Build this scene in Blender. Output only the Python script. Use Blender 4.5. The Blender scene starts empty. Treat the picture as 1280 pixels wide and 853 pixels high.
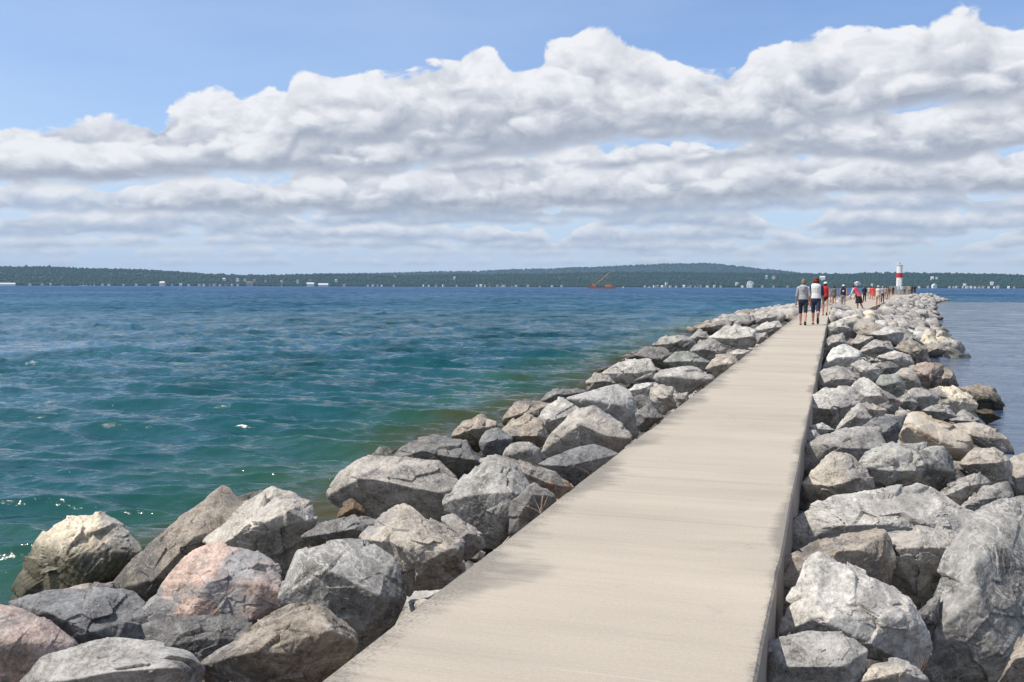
import bpy, bmesh, math, random
import numpy as np
from mathutils import Vector, Matrix

# ------------------------------------------------------------------ camera
SC = bpy.context.scene
COL = SC.collection
R = math.radians
PW, PH, F = 1280.0, 853.0, 1240.0
CAM_H = 1.36
WATER = -1.25

def cam_basis(psi, th, rho):
    f = np.array([-math.sin(psi) * math.cos(th), math.cos(psi) * math.cos(th), -math.sin(th)])
    r = np.array([math.cos(psi), math.sin(psi), 0.0])
    u = np.cross(r, f)
    c, s = math.cos(rho), math.sin(rho)
    return f, r * c + u * s, u * c - r * s

ROLL = R(0.16)
def _solve():
    psi, th = R(18), R(3)
    for _ in range(40):
        f, r, u = cam_basis(psi, th, ROLL)
        d = np.array([0, 1.0, 0])
        px = 640 + F * d.dot(r) / d.dot(f)
        py = 426.5 - F * d.dot(u) / d.dot(f)
        psi += (1043 - px) / F * 0.9
        th += (426.5 - 359.0 - (426.5 - py)) / F * 0.9
    return psi, th
PSI, THETA = _solve()
FW, RT, UP = cam_basis(PSI, THETA, ROLL)
CAM = np.array([0.0, 0.0, CAM_H])

def ray(px, py):
    return FW + RT * (px - 640.0) / F - UP * (py - 426.5) / F      # unit depth along the view axis
def at_z(px, py, z):
    d = ray(px, py)
    return CAM + d * ((z - CAM_H) / d[2])
def at_y(px, py, y):
    d = ray(px, py)
    return CAM + d * (y / d[1])
def azel(px, py):
    d = ray(px, py); d = d / np.linalg.norm(d)
    return math.degrees(math.atan2(d[0], d[1])), math.degrees(math.asin(d[2]))

cd = bpy.data.cameras.new('camera')
cam = bpy.data.objects.new('camera', cd); COL.objects.link(cam)
cd.sensor_width = 36.0; cd.lens = 36.0 * F / PW
cd.clip_start = 0.05; cd.clip_end = 40000
cam.matrix_world = Matrix(((RT[0], UP[0], -FW[0], CAM[0]), (RT[1], UP[1], -FW[1], CAM[1]), (RT[2], UP[2], -FW[2], CAM[2]), (0, 0, 0, 1)))
SC.camera = cam

# ------------------------------------------------------------------ sun, exposure, render settings
SUN_EL, SUN_AZ = 58.0, -118.0         # azimuth clockwise from +Y: the sun stands high over the lake, behind the viewer's shoulder
sd = bpy.data.lights.new('sun', 'SUN'); sd.energy = 5.0; sd.angle = R(0.53); sd.color = (1.0, 0.94, 0.85)
sun = bpy.data.objects.new('sun', sd); COL.objects.link(sun)
sdir = Vector((math.sin(R(SUN_AZ)) * math.cos(R(SUN_EL)), math.cos(R(SUN_AZ)) * math.cos(R(SUN_EL)), math.sin(R(SUN_EL))))
sun.rotation_euler = sdir.to_track_quat('Z', 'Y').to_euler(); sun.location = (0, 0, 60)
SC.view_settings.view_transform = 'Standard'; SC.view_settings.look = 'None'
SC.view_settings.exposure = 0.0; SC.view_settings.gamma = 1.0; SC.view_settings.use_curve_mapping = False
SC.cycles.max_bounces = 6; SC.cycles.diffuse_bounces = 2; SC.cycles.glossy_bounces = 2
SC.cycles.transparent_max_bounces = 6; SC.cycles.volume_bounces = 0; SC.cycles.transmission_bounces = 2
SC.cycles.caustics_reflective = False; SC.cycles.caustics_refractive = False
SC.cycles.use_denoising = True

# ------------------------------------------------------------------ a small language for shader maths
class V:
    def __init__(s, nt, sock): s.nt, s.s = nt, sock
    def _m(s, op, *a):
        n = s.nt.nodes.new('ShaderNodeMath'); n.operation = op
        s.nt.links.new(s.s, n.inputs[0])
        for i, x in enumerate(a):
            if isinstance(x, V): s.nt.links.new(x.s, n.inputs[i + 1])
            else: n.inputs[i + 1].default_value = float(x)
        return V(s.nt, n.outputs[0])
    def __add__(s, o): return s._m('ADD', o)
    def __sub__(s, o): return s._m('SUBTRACT', o)
    def __mul__(s, o): return s._m('MULTIPLY', o)
    def __truediv__(s, o): return s._m('DIVIDE', o)
    __radd__ = __add__
    __rmul__ = __mul__
    def __rsub__(s, o): return (s * -1.0) + o
    def __neg__(s): return s * -1.0
    def mx(s, o): return s._m('MAXIMUM', o)
    def mn(s, o): return s._m('MINIMUM', o)
    def pw(s, o): return s._m('POWER', o)
    def ab(s): return s._m('ABSOLUTE')
    def fn(s, op, *a): return s._m(op, *a)
    def step(s, a, b):                       # smoothstep from a to b
        n = s.nt.nodes.new('ShaderNodeMapRange'); n.interpolation_type = 'SMOOTHSTEP'
        s.nt.links.new(s.s, n.inputs['Value'])
        for k, x in (('From Min', a), ('From Max', b)):
            if isinstance(x, V): s.nt.links.new(x.s, n.inputs[k])
            else: n.inputs[k].default_value = x
        return V(s.nt, n.outputs['Result'])
    def lin(s, a, b, c=0.0, d=1.0):
        n = s.nt.nodes.new('ShaderNodeMapRange'); n.clamp = True
        s.nt.links.new(s.s, n.inputs['Value'])
        for k, x in (('From Min', a), ('From Max', b), ('To Min', c), ('To Max', d)): n.inputs[k].default_value = x
        return V(s.nt, n.outputs['Result'])

class Mat:
    def __init__(s, name):
        s.m = bpy.data.materials.new(name); s.m.use_nodes = True
        s.nt = s.m.node_tree; s.nt.nodes.clear()
        s.out = s.nt.nodes.new('ShaderNodeOutputMaterial')
    def new(s, t): return s.nt.nodes.new(t)
    def link(s, a, b): s.nt.links.new(a.s if isinstance(a, V) else a, b)
    def coord(s, k='Object'):
        return s.new('ShaderNodeTexCoord').outputs[k]
    def pos(s): return s.new('ShaderNodeNewGeometry').outputs['Position']
    def xyz(s, v):
        n = s.new('ShaderNodeSeparateXYZ'); s.nt.links.new(v, n.inputs[0]); return [V(s.nt, o) for o in n.outputs]
    def vec(s, *a):
        n = s.new('ShaderNodeCombineXYZ')
        for i, x in enumerate(a):
            if isinstance(x, V): s.nt.links.new(x.s, n.inputs[i])
            else: n.inputs[i].default_value = float(x)
        return n.outputs[0]
    def noise(s, v, scale, detail=4, rough=0.55, dist=0.0, color=False, typ=None, two=False):
        n = s.new('ShaderNodeTexNoise')
        if two: n.noise_dimensions = '2D'
        s.nt.links.new(v, n.inputs['Vector'])
        n.inputs['Scale'].default_value = scale; n.inputs['Detail'].default_value = detail
        n.inputs['Roughness'].default_value = rough; n.inputs['Distortion'].default_value = dist
        if typ: n.noise_type = typ
        return n.outputs['Color'] if color else V(s.nt, n.outputs[0])
    def voro(s, v, scale, feature='F1', smooth=None, two=False):
        n = s.new('ShaderNodeTexVoronoi')
        if two: n.voronoi_dimensions = '2D'
        s.nt.links.new(v, n.inputs['Vector']); n.feature = feature
        n.inputs['Scale'].default_value = scale
        if smooth is not None: n.inputs['Smoothness'].default_value = smooth
        return V(s.nt, n.outputs['Distance'])
    def mix(s, fac, a, b, mode='MIX'):
        n = s.new('ShaderNodeMix'); n.data_type = 'RGBA'; n.blend_type = mode; n.clamp_factor = True
        ins = [n.inputs[0], n.inputs[6], n.inputs[7]]
        for sock, x in zip(ins, (fac, a, b)):
            if isinstance(x, V): s.nt.links.new(x.s, sock)
            elif isinstance(x, (int, float)): sock.default_value = x
            elif isinstance(x, tuple): sock.default_value = (x[0], x[1], x[2], 1.0)
            else: s.nt.links.new(x, sock)
        return n.outputs[2]
    def attr(s, name, typ='OBJECT'):
        n = s.new('ShaderNodeAttribute'); n.attribute_name = name; n.attribute_type = typ
        return n
    def bump(s, h, dist=0.02, strength=1.0):
        n = s.new('ShaderNodeBump'); s.link(h, n.inputs['Height']); n.inputs['Distance'].default_value = dist
        n.inputs['Strength'].default_value = strength
        return n.outputs[0]
    def bsdf(s, color, rough=0.6, normal=None, spec=0.3, ior=None):
        n = s.new('ShaderNodeBsdfPrincipled')
        if isinstance(color, tuple): n.inputs['Base Color'].default_value = (*color[:3], 1)
        else: s.link(color, n.inputs['Base Color'])
        if isinstance(rough, (int, float)): n.inputs['Roughness'].default_value = rough
        else: s.link(rough, n.inputs['Roughness'])
        n.inputs['Specular IOR Level'].default_value = spec
        if ior: n.inputs['IOR'].default_value = ior
        if normal is not None: s.link(normal, n.inputs['Normal'])
        s.nt.links.new(n.outputs[0], s.out.inputs['Surface'])
        return n

def plain(name, col, rough=0.7, var=0.15, scale=6.0):
    m = Mat(name); c = m.coord()
    n = m.noise(c, scale, 4)
    lo = tuple(x * (1 - var) for x in col); hi = tuple(min(1, x * (1 + var)) for x in col)
    m.bsdf(m.mix(n, lo, hi), rough)
    return m.m

# ------------------------------------------------------------------ sky: Nishita + cumulus rows
def build_world():
    w = bpy.data.worlds.new('World'); SC.world = w; w.use_nodes = True
    w.cycles.sampling_method = 'MANUAL'; w.cycles.sample_map_resolution = 512
    m = Mat.__new__(Mat); m.nt = w.node_tree; m.nt.nodes.clear()
    m.out = m.nt.nodes.new('ShaderNodeOutputWorld')
    sky = m.new('ShaderNodeTexSky'); sky.sky_type = 'NISHITA'; sky.sun_disc = False
    sky.sun_elevation = R(SUN_EL); sky.sun_rotation = R(SUN_AZ); sky.altitude = 180; sky.air_density = 1.0; sky.dust_density = SKY_DUST; sky.ozone_density = 2.0
    bg = m.new('ShaderNodeBackground'); m.nt.links.new(m.mix(1.0, sky.outputs[0], SKY_TINT, 'MULTIPLY'), bg.inputs[0]); bg.inputs[1].default_value = SKY_STRENGTH
    x, y, z = m.xyz(m.coord('Generated'))
    az = x.fn('ARCTAN2', y) * 57.29578
    el = z.fn('ARCSINE') * 57.29578
    def curve(pts):
        n = m.new('ShaderNodeFloatCurve')
        c = n.mapping.curves[0]
        P = sorted((((a + 60.0) / 120.0), e / 20.0) for a, e in (azel(*p) for p in pts))
        while len(c.points) < len(P): c.points.new(0.5, 0.5)
        for cp, (a, e) in zip(c.points, P): cp.location = (min(max(a, 0), 1), min(max(e, 0), 1)); cp.handle_type = 'AUTO'
        n.mapping.update()
        m.link(((az + 60.0) / 120.0), n.inputs['Value'])
        return V(m.nt, n.outputs[0]) * 20.0
    col = None; cover = None
    rows = []
    for (top, base, s, amp, soft, bsoft, bright, shade, opac, gapk) in CLOUDS:
        T0, B0 = curve(top), curve(base)
        for j, f in enumerate((1.0, 0.66, 0.36)[: 3 if s > 3 else 2 if s > 2.5 else 1]):
            rows.append((T0, B0, f, j, s * (1.0, 0.74, 0.60)[j], amp * (1.0, 0.85, 0.7)[j], soft * (0.75, 1.7, 2.2)[j], bsoft * (1.0, 1.3, 1.5)[j], bright, shade, opac, gapk))
    for (T0, B0, f, j, s, amp, soft, bsoft, bright, shade, opac, gapk) in rows:
        gap = m.noise(m.vec(az * (0.36 / s) + s * 7 + j * 31, el * 0.02, 0.0), 1.0, 2, 0.5, two=True)
        T = B0 + (T0 - B0) * f * ((gap - 0.5) * (max(1.8, gapk) if j else gapk) * 1.5 + (0.95 if gapk < 1.5 else 0.82)).mx(0.0).mn(1.03 if gapk < 0.45 and j == 0 else 1.3)
        B = B0 - (0.10 * j)
        seed = s * 13.7 + j * 5.1
        p = m.vec(az * ((1.0 if s > 2.4 else 0.85) / s) + seed, el * (1.55 / s) + seed, 0.0)
        warp = m.noise(p, 1.1, 2, 0.5, color=True, two=True)
        wn = m.new('ShaderNodeVectorMath'); wn.operation = 'MULTIPLY_ADD'
        m.nt.links.new(warp, wn.inputs[0]); wn.inputs[1].default_value = (0.5, 0.5, 0.0); m.nt.links.new(p, wn.inputs[2])
        q = wn.outputs[0]
        sh = m.new('ShaderNodeVectorMath'); sh.operation = 'ADD'; m.nt.links.new(q, sh.inputs[0]); sh.inputs[1].default_value = (-0.10, 0.30, 0)
        q2 = sh.outputs[0]
        lump = m.voro(q, 0.95, 'F1', two=True)
        fine = m.noise(q, 2.1, 5, 0.56, two=True)
        big = m.noise(q, 0.8, 2, 0.5, two=True)
        lump2 = m.voro(q2, 0.95, 'F1', two=True)
        fine2 = m.noise(q2, 2.1, 3, 0.56, two=True)
        d = big * 0.9 - lump * 0.62 + fine * 0.55 - 0.45
        glow = (lump2 - lump) * 0.42 + (fine - fine2) * 0.75
        h = el - B
        th = (T - B).mx(0.02)
        e2 = el + d * (-amp)                     # the bumpy upper edge
        up = (T - e2) / soft
        upper = up.step(0.0, 1.0)
        lower = (h + d * (amp * 0.5)).step(-bsoft, bsoft)
        alpha = upper * lower * ((T - B).step(0.15, 0.7)) * opac
        t = ((h / th) * 0.6 + (h / (T0 - B0).mx(0.05)) * 0.4 + d * (amp * 0.35)).lin(0.0, 1.0)
        light = t.step(0.0, 0.95 if s > 2.4 else 0.75) * 0.88 + glow * (t * 0.40 + 0.38) + (fine - 0.5) * 0.25 + 0.04
        light = light.mx(0.0).mn(1.0)
        c = m.mix(light, shade, bright)
        if col is None: col, cover = c, alpha
        else:
            col = m.mix(alpha, col, c); cover = cover + alpha - cover * alpha
    # unseen broken cloud, added overhead and behind the viewer as white fill light
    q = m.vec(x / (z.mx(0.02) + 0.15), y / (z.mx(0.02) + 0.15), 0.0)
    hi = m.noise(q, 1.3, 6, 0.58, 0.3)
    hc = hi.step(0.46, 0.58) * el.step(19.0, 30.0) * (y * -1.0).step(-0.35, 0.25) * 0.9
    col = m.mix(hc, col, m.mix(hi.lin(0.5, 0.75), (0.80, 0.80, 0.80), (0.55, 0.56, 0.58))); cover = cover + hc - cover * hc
    # thin high veil that whitens the blue a little
    veil = m.noise(m.vec(az * 0.02, el * 0.09, 4.0), 1.6, 6, 0.6)
    veil = veil.lin(0.42, 0.75) * 0.20 + az.lin(-55.0, -5.0, 0.28, 0.07)
    hor = el.lin(0.0, 8.0, 0.75, 0.0) + veil
    hor = hor * el.step(-0.5, 0.3)
    vb = m.new('ShaderNodeBackground'); vb.inputs[0].default_value = (*VEIL, 1)
    cb = m.new('ShaderNodeBackground'); m.link(col, cb.inputs[0])
    m1 = m.new('ShaderNodeMixShader'); m.link(hor, m1.inputs[0]); m.link(bg.outputs[0], m1.inputs[1]); m.link(vb.outputs[0], m1.inputs[2])
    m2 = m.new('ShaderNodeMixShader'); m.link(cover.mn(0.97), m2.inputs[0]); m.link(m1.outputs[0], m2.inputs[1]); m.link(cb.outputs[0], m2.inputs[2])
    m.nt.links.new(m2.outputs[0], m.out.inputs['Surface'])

SKY_STRENGTH, SKY_DUST, VEIL = 0.12, 0.35, (0.66, 0.79, 0.97)
SKY_TINT = (1.0, 1.10, 1.32)
WHITE, CREAM = (0.95, 0.95, 0.965), (0.92, 0.925, 0.94)
GREY, BLUEGREY = (0.38, 0.42, 0.50), (0.39, 0.475, 0.62)
# top outline, base outline (photo pixels), lump size (deg), edge bump (deg), top softness, base softness, lit colour, shade colour, opacity; far rows first
def _row(base, h, s, amp, bsoft, shade, opac, gapk, wob=0.0):
    xs = (-300, 0, 220, 420, 640, 860, 1060, 1280, 1600)
    bw = [base + wob * math.sin(x * 0.006 + base) for x in xs]
    return ([(x, y - h) for x, y in zip(xs, bw)], list(zip(xs, bw)), s, amp, 0.08 + 0.07 * s, bsoft, CREAM, shade, opac, gapk)
CLOUDS = [
    _row(332, 12, 1.0, 0.35, 0.15, (0.48, 0.56, 0.70), 0.60, 2.6),
    _row(321, 15, 1.2, 0.5, 0.18, (0.46, 0.54, 0.68), 0.72, 2.4),
    _row(311, 20, 1.4, 0.6, 0.20, BLUEGREY, 0.82, 2.2, 3),
    _row(299, 26, 1.7, 0.8, 0.22, BLUEGREY, 0.88, 2.0, 4),
    _row(284, 32, 2.0, 1.0, 0.25, BLUEGREY, 0.92, 1.9, 5),
    _row(268, 40, 2.3, 1.2, 0.28, BLUEGREY, 0.94, 1.7, 6),
    ([(-300, 225), (0, 275), (60, 272), (180, 240), (300, 214), (420, 202), (520, 188), (600, 190), (680, 198), (760, 184), (880, 186), (960, 182), (1060, 176), (1160, 166), (1280, 178), (1600, 170)], [(-300, 262), (0, 262), (60, 262), (180, 262), (300, 262), (420, 262), (600, 262), (760, 254), (960, 246), (1100, 236), (1280, 240), (1600, 240)], 2.9, 1.6, 0.30, 0.35, WHITE, GREY, 0.96, 1.4),
    ([(-300, 205), (0, 205), (300, 212), (420, 205), (560, 195), (660, 192), (760, 186), (880, 176), (960, 158), (1060, 132), (1160, 140), (1230, 118), (1290, 112), (1600, 90)], [(-300, 215), (0, 215), (300, 218), (560, 212), (660, 208), (760, 206), (880, 200), (960, 194), (1060, 192), (1160, 198), (1280, 172), (1600, 170)], 2.6, 1.5, 0.32, 0.35, WHITE, GREY, 0.95, 1.6),
    ([(-300, 150), (0, 150), (80, 142), (190, 134), (300, 106), (350, 112), (420, 140), (560, 150), (660, 150), (760, 150), (880, 140), (960, 130), (1060, 118), (1160, 126), (1230, 118), (1290, 112), (1600, 90)], [(-300, 214), (0, 216), (150, 218), (300, 208), (450, 207), (560, 194), (660, 184), (760, 170), (880, 166), (960, 172), (1060, 186), (1160, 190), (1280, 172), (1600, 170)], 3.4, 1.9, 0.34, 0.45, WHITE, GREY, 0.97, 0.4),
    ([(-300, 178), (0, 178), (120, 176), (240, 180), (310, 165), (360, 116), (400, 98), (470, 94), (540, 74), (600, 58), (640, 78), (700, 50), (750, 40), (800, 48), (840, 68), (890, 78), (960, 48), (1020, 34), (1070, 48), (1100, 50), (1160, 30), (1225, 20), (1280, 42), (1400, 30), (1600, 0)], [(-300, 210), (0, 212), (120, 214), (240, 206), (350, 205), (380, 168), (450, 170), (540, 172), (640, 180), (740, 162), (840, 156), (920, 166), (1000, 152), (1080, 136), (1180, 124), (1280, 120), (1600, 110)], 4.0, 2.0, 0.34, 0.5, WHITE, GREY, 0.98, 0.3),
]
build_world()

# ------------------------------------------------------------------ helpers
def put(o, label=None, cat=None, group=None, kind=None):
    if label: o['label'] = label
    if cat: o['category'] = cat
    if group: o['group'] = group
    if kind: o['kind'] = kind
    return o
def mesh_obj(name, verts, faces, mats, parent=None, smooth=False, loc=None, mat_idx=None):
    me = bpy.data.meshes.new(name)
    me.from_pydata([tuple(v) for v in verts], [], [tuple(f) for f in faces]); me.update()
    for m in (mats if isinstance(mats, (list, tuple)) else [mats]): me.materials.append(m)
    if mat_idx is not None: me.polygons.foreach_set('material_index', mat_idx)
    if smooth: me.polygons.foreach_set('use_smooth', [True] * len(me.polygons))
    o = bpy.data.objects.new(name, me); COL.objects.link(o)
    if loc is not None: o.location = loc
    if parent: o.parent = parent
    return o
def np_mesh(name, co, faces, mats, smooth=True):
    """faces: int array (n, 3) or (n, 4)"""
    me = bpy.data.meshes.new(name); n, k = faces.shape
    me.vertices.add(len(co)); me.vertices.foreach_set('co', np.ascontiguousarray(co, dtype=np.float32).ravel())
    me.loops.add(n * k); me.loops.foreach_set('vertex_index', np.ascontiguousarray(faces, dtype=np.int32).ravel())
    me.polygons.add(n); me.polygons.foreach_set('loop_start', np.arange(0, n * k, k, dtype=np.int32))
    me.polygons.foreach_set('use_smooth', np.full(n, smooth, dtype=bool))
    me.update(calc_edges=True); me.validate()
    for m in (mats if isinstance(mats, (list, tuple)) else [mats]): me.materials.append(m)
    return me
def empty(name, loc, rz=0.0):
    o = bpy.data.objects.new(name, None); COL.objects.link(o); o.location = loc; o.rotation_euler = (0, 0, rz); o.empty_display_size = 0.2
    return o

_P = np.random.RandomState(5).permutation(256); _P = np.concatenate([_P, _P, _P])
_G = np.random.RandomState(6).normal(size=(256, 3)); _G /= np.linalg.norm(_G, axis=1)[:, None]
def perlin(p):
    i = np.floor(p).astype(np.int64); f = p - i; i &= 255
    u = f * f * f * (f * (f * 6 - 15) + 10)
    r = 0
    for a in (0, 1):
        for b in (0, 1):
            for c in (0, 1):
                h = _P[_P[_P[(i[:, 0] + a) & 255] + ((i[:, 1] + b) & 255)] + ((i[:, 2] + c) & 255)]
                g = (_G[h] * (f - np.array([a, b, c]))).sum(1)
                w = (u[:, 0] if a else 1 - u[:, 0]) * (u[:, 1] if b else 1 - u[:, 1]) * (u[:, 2] if c else 1 - u[:, 2])
                r = r + g * w
    return r
def fbm(p, oct=5, gain=0.5, lac=2.03):
    r, a = 0, 1.0
    for k in range(oct):
        r = r + perlin(p + k * 17.3) * a; p = p * lac; a *= gain
    return r
_H = np.random.RandomState(9).rand(4096, 6)
def cells(p, slope):
    """faceted displacement: every Voronoi cell carries a small tilted plane of its own"""
    i = np.floor(p).astype(np.int64); best = np.full(len(p), 1e9); val = np.zeros(len(p))
    for a in (-1, 0, 1):
        for b in (-1, 0, 1):
            for c in (-1, 0, 1):
                j = i + np.array([a, b, c])
                h = _P[_P[_P[j[:, 0] & 255] + (j[:, 1] & 255)] + (j[:, 2] & 255)] * 13 % 4096
                q = j + _H[h][:, :3]; dv = p - q; d = (dv ** 2).sum(1)
                m = d < best; best[m] = d[m]
                val[m] = (dv[m] * (_H[h][m][:, 3:] * 2 - 1)).sum(1)
    return val * slope

_ICO = {}
def ico(n):
    if n not in _ICO:
        bm = bmesh.new(); bmesh.ops.create_icosphere(bm, subdivisions=n, radius=1.0)
        _ICO[n] = (np.array([v.co[:] for v in bm.verts]), np.array([[v.index for v in f.verts] for f in bm.faces], dtype=np.int32)); bm.free()
    return _ICO[n]
def hull_planes(pts):
    bm = bmesh.new()
    for p in pts: bm.verts.new(p)
    bmesh.ops.convex_hull(bm, input=bm.verts[:])
    bm.normal_update()
    pl = [(f.normal[:], f.normal.dot(f.verts[0].co)) for f in bm.faces if f.calc_area() > 1e-7]
    bm.free()
    return np.array([p[0] for p in pl]), np.array([p[1] for p in pl])

def rock_mesh(name, pts, size, mat, level, rs, sharp=26.0, rough=1.0, chips=12):
    """pts: hull corner points round the origin (metres) -> a broken, chipped boulder"""
    N, D = hull_planes(pts)
    for i in range(len(D)):
        if D[i] < 0: N[i], D[i] = -N[i], -D[i]
    D = np.maximum(D, size * 0.08)
    for _ in range(chips):                                     # knocked-off corners
        n = rs.normal(size=3); n /= np.linalg.norm(n)
        N = np.vstack([N, n]); D = np.append(D, (pts @ n).max() * rs.uniform(0.90, 0.99))
    dirs, faces = ico(level)
    S = np.maximum(np.abs(pts).max(0), size * 0.3)
    d = dirs * S
    q = np.maximum(d @ N.T, 0) / D
    big = q.max(1)
    r = 1.0 / (big * (((q / big[:, None]) ** sharp).sum(1)) ** (1.0 / sharp))
    p = d * r[:, None]
    off = rs.uniform(0, 200, 3)
    s = p / size
    nd = d / np.linalg.norm(d, axis=1)[:, None]
    disp = fbm(s * 1.1 + off, 2) * 0.045
    disp += cells(s * 1.6 + off, 0.14) * rough
    if level >= 4: disp += cells(s * 3.6 + off + 31, 0.032) * rough * (fbm(s * 1.3 + off + 77, 2) > -0.1)
    ax = rs.normal(size=3); ax /= np.linalg.norm(ax)
    lay = (s @ ax) * rs.uniform(5, 9) + fbm(s * 1.5 + off, 2) * 1.2            # bedding steps
    disp += (np.abs((lay % 1.0) - 0.5) - 0.25) * 0.018 * rough * (fbm(s * 0.9 + off + 7, 2) > -0.05)
    rid = 1 - np.minimum(np.abs(fbm(s * 1.6 + off + 50, 3)) / 0.03, 1)          # cracks
    disp -= rid * 0.022 * rough * (fbm(s * 0.8 + off + 90, 2) > 0.05)
    if level >= 5: disp += fbm(s * 7.0 + off, 4, 0.6) * 0.009 * rough
    if level >= 6: disp += cells(s * 13.0 + off + 3, 0.007) * rough
    p = p + nd * (disp * size)[:, None]
    return np_mesh(name, p, faces, mat)

# ------------------------------------------------------------------ plan of the breakwater (metres; y runs along the walkway)
def tab(pts): 
    a = np.array(pts, float); return lambda y: np.interp(y, a[:, 0], a[:, 1])
deck_l = tab([(-5, -1.66), (50, -1.66), (80, -0.15), (108, 1.37), (181, 5.6), (205, 9.0), (240, 11)])
deck_r = tab([(-5, -0.23), (50, -0.23), (59, 0.05), (66, 2.0), (96, 4.36), (177, 11.3), (205, 15.5), (240, 18)])
shore_l = tab([(-5, -6.6), (6.5, -6.36), (10, -5.7), (15.6, -6.2), (31, -6.86), (79, -8.3), (110, -6.0), (150, -3.0), (205, 3.0), (240, 8)])
shore_r = tab([(-5, 2.5), (17, 2.85), (21.5, 3.16), (43, 4.43), (77, 6.7), (93, 8.04), (136, 11.8), (177, 15.6), (205, 20.0), (240, 23)])
prof_l = tab([(-0.1, -0.1), (0, -0.1), (0.3, -0.27), (0.7, -0.75), (1.0, -1.2), (1.4, -1.9)])
prof_r = tab([(-0.1, -0.15), (0, -0.15), (0.35, -0.22), (0.72, -0.7), (1.0, -1.2), (1.4, -1.9)])
def env(x, y):
    l, r = deck_l(y), deck_r(y)
    if x < l: return float(prof_l((l - x) / (l - shore_l(y))))
    if x > r: return float(prof_r((x - r) / (shore_r(y) - r)))
    return 0.0
def hit_env(px, py, lift=0.0):
    d = ray(px, py); t = 2.5
    while t < 400:
        p = CAM + d * t
        if p[2] < max(env(p[0], p[1]), WATER + 0.16) + lift: return t
        t *= 1.006
    return 300.0

# ------------------------------------------------------------------ materials of the setting
def mat_rock():
    m = Mat('broken_rock')
    oi = m.new('ShaderNodeObjectInfo')
    off = m.new('ShaderNodeVectorMath'); off.operation = 'MULTIPLY_ADD'
    rv = m.vec(V(m.nt, oi.outputs['Random']) * 91.0, V(m.nt, oi.outputs['Random']) * 47.0, V(m.nt, oi.outputs['Random']) * 133.0)
    off.inputs[1].default_value = (1, 1, 1); m.nt.links.new(m.coord(), off.inputs[0]); m.nt.links.new(rv, off.inputs[2])
    scl = m.new('ShaderNodeVectorMath'); scl.operation = 'SCALE'; m.nt.links.new(off.outputs[0], scl.inputs[0]); m.link((V(m.nt, oi.outputs['Random']) * 57.0).fn('FRACT') * 0.9 + 0.65, scl.inputs['Scale'])
    c = scl.outputs[0]
    a = {k: m.attr('rk_' + k) for k in ('patch', 'amount', 'vein', 'speck')}
    base = oi.outputs['Color']
    big = m.noise(c, 2.2, 5, 0.6)
    mid = m.noise(c, 9.0, 6, 0.65)
    fine = m.noise(c, 46.0, 5, 0.7)
    tone = (big - 0.5) * 1.0 + (mid - 0.5) * 1.3 + (fine - 0.5) * 1.3 + (m.noise(c, 150.0, 2, 0.6) - 0.5) * 0.7
    k = (tone * 1.6 + 1.0).mx(0.2).mn(1.9)
    mul = m.new('ShaderNodeVectorMath'); mul.operation = 'SCALE'; m.nt.links.new(base, mul.inputs[0]); m.link(k, mul.inputs['Scale'])
    col = mul.outputs[0]
    am = V(m.nt, a['amount'].outputs['Fac'])
    pn = m.noise(c, 1.7, 6, 0.62, 0.6)
    mask = (pn + am * 0.5).step(0.63, 0.72)
    pm = m.new('ShaderNodeVectorMath'); pm.operation = 'SCALE'; m.nt.links.new(a['patch'].outputs['Color'], pm.inputs[0]); m.link(((mid - 0.5) * 1.2 + (fine - 0.5) * 0.9 + 1.0).mx(0.3), pm.inputs['Scale'])
    col = m.mix(mask, col, pm.outputs[0])
    # pale mineral veins and crusts
    vn = m.noise(c, 3.6, 5, 0.6, 1.4)
    vein = 1.0 - ((vn - 0.5).ab() / 0.018).mn(1.0)
    vn2 = m.noise(c, 10.0, 4, 0.6, 0.9)
    vein2 = 1.0 - ((vn2 - 0.5).ab() / 0.035).mn(1.0)
    vm = (vein * 0.95 + vein2 * 0.7 * mid.step(0.42, 0.62)) * V(m.nt, a['vein'].outputs['Fac'])
    crust = m.noise(c, 6.0, 8, 0.75)
    vm = (vm + crust.step(0.58, 0.74) * 0.45 * V(m.nt, a['vein'].outputs['Fac'])).mn(1.0)
    col = m.mix(vm, col, (0.47, 0.455, 0.43))
    # crystals / lichen specks and dark pits
    sp = m.noise(c, 95.0, 3, 0.6)
    sf = V(m.nt, a['speck'].outputs['Fac'])
    col = m.mix(sp.step(0.60, 0.70) * sf, col, (0.05, 0.048, 0.045))
    pits = m.noise(c, 15.0, 5, 0.7)
    col = m.mix(pits.step(0.60, 0.72) * (sf * 0.6 + 0.35), col, (0.035, 0.033, 0.03))
    # algae and wet rock by the waterline
    zz = m.xyz(m.pos())[2]
    wet = (zz + (mid - 0.5) * 0.35).lin(WATER + 0.20, WATER + 0.48, 1.0, 0.0)
    col = m.mix(wet * 0.82, col, (0.032, 0.032, 0.016))
    rough = wet * -0.45 + 0.82
    h = big * 0.5 + mid * 0.45 + fine * 0.16 - pits.step(0.62, 0.76) * 0.25 + m.noise(c, 120.0, 3, 0.6) * 0.05 + m.noise(c, 22.0, 5, 0.65, 0.0, typ='RIDGED_MULTIFRACTAL') * 0.04
    m.bsdf(col, rough, m.bump(h, 0.03, 0.6), 0.25)
    return m.m

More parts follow.
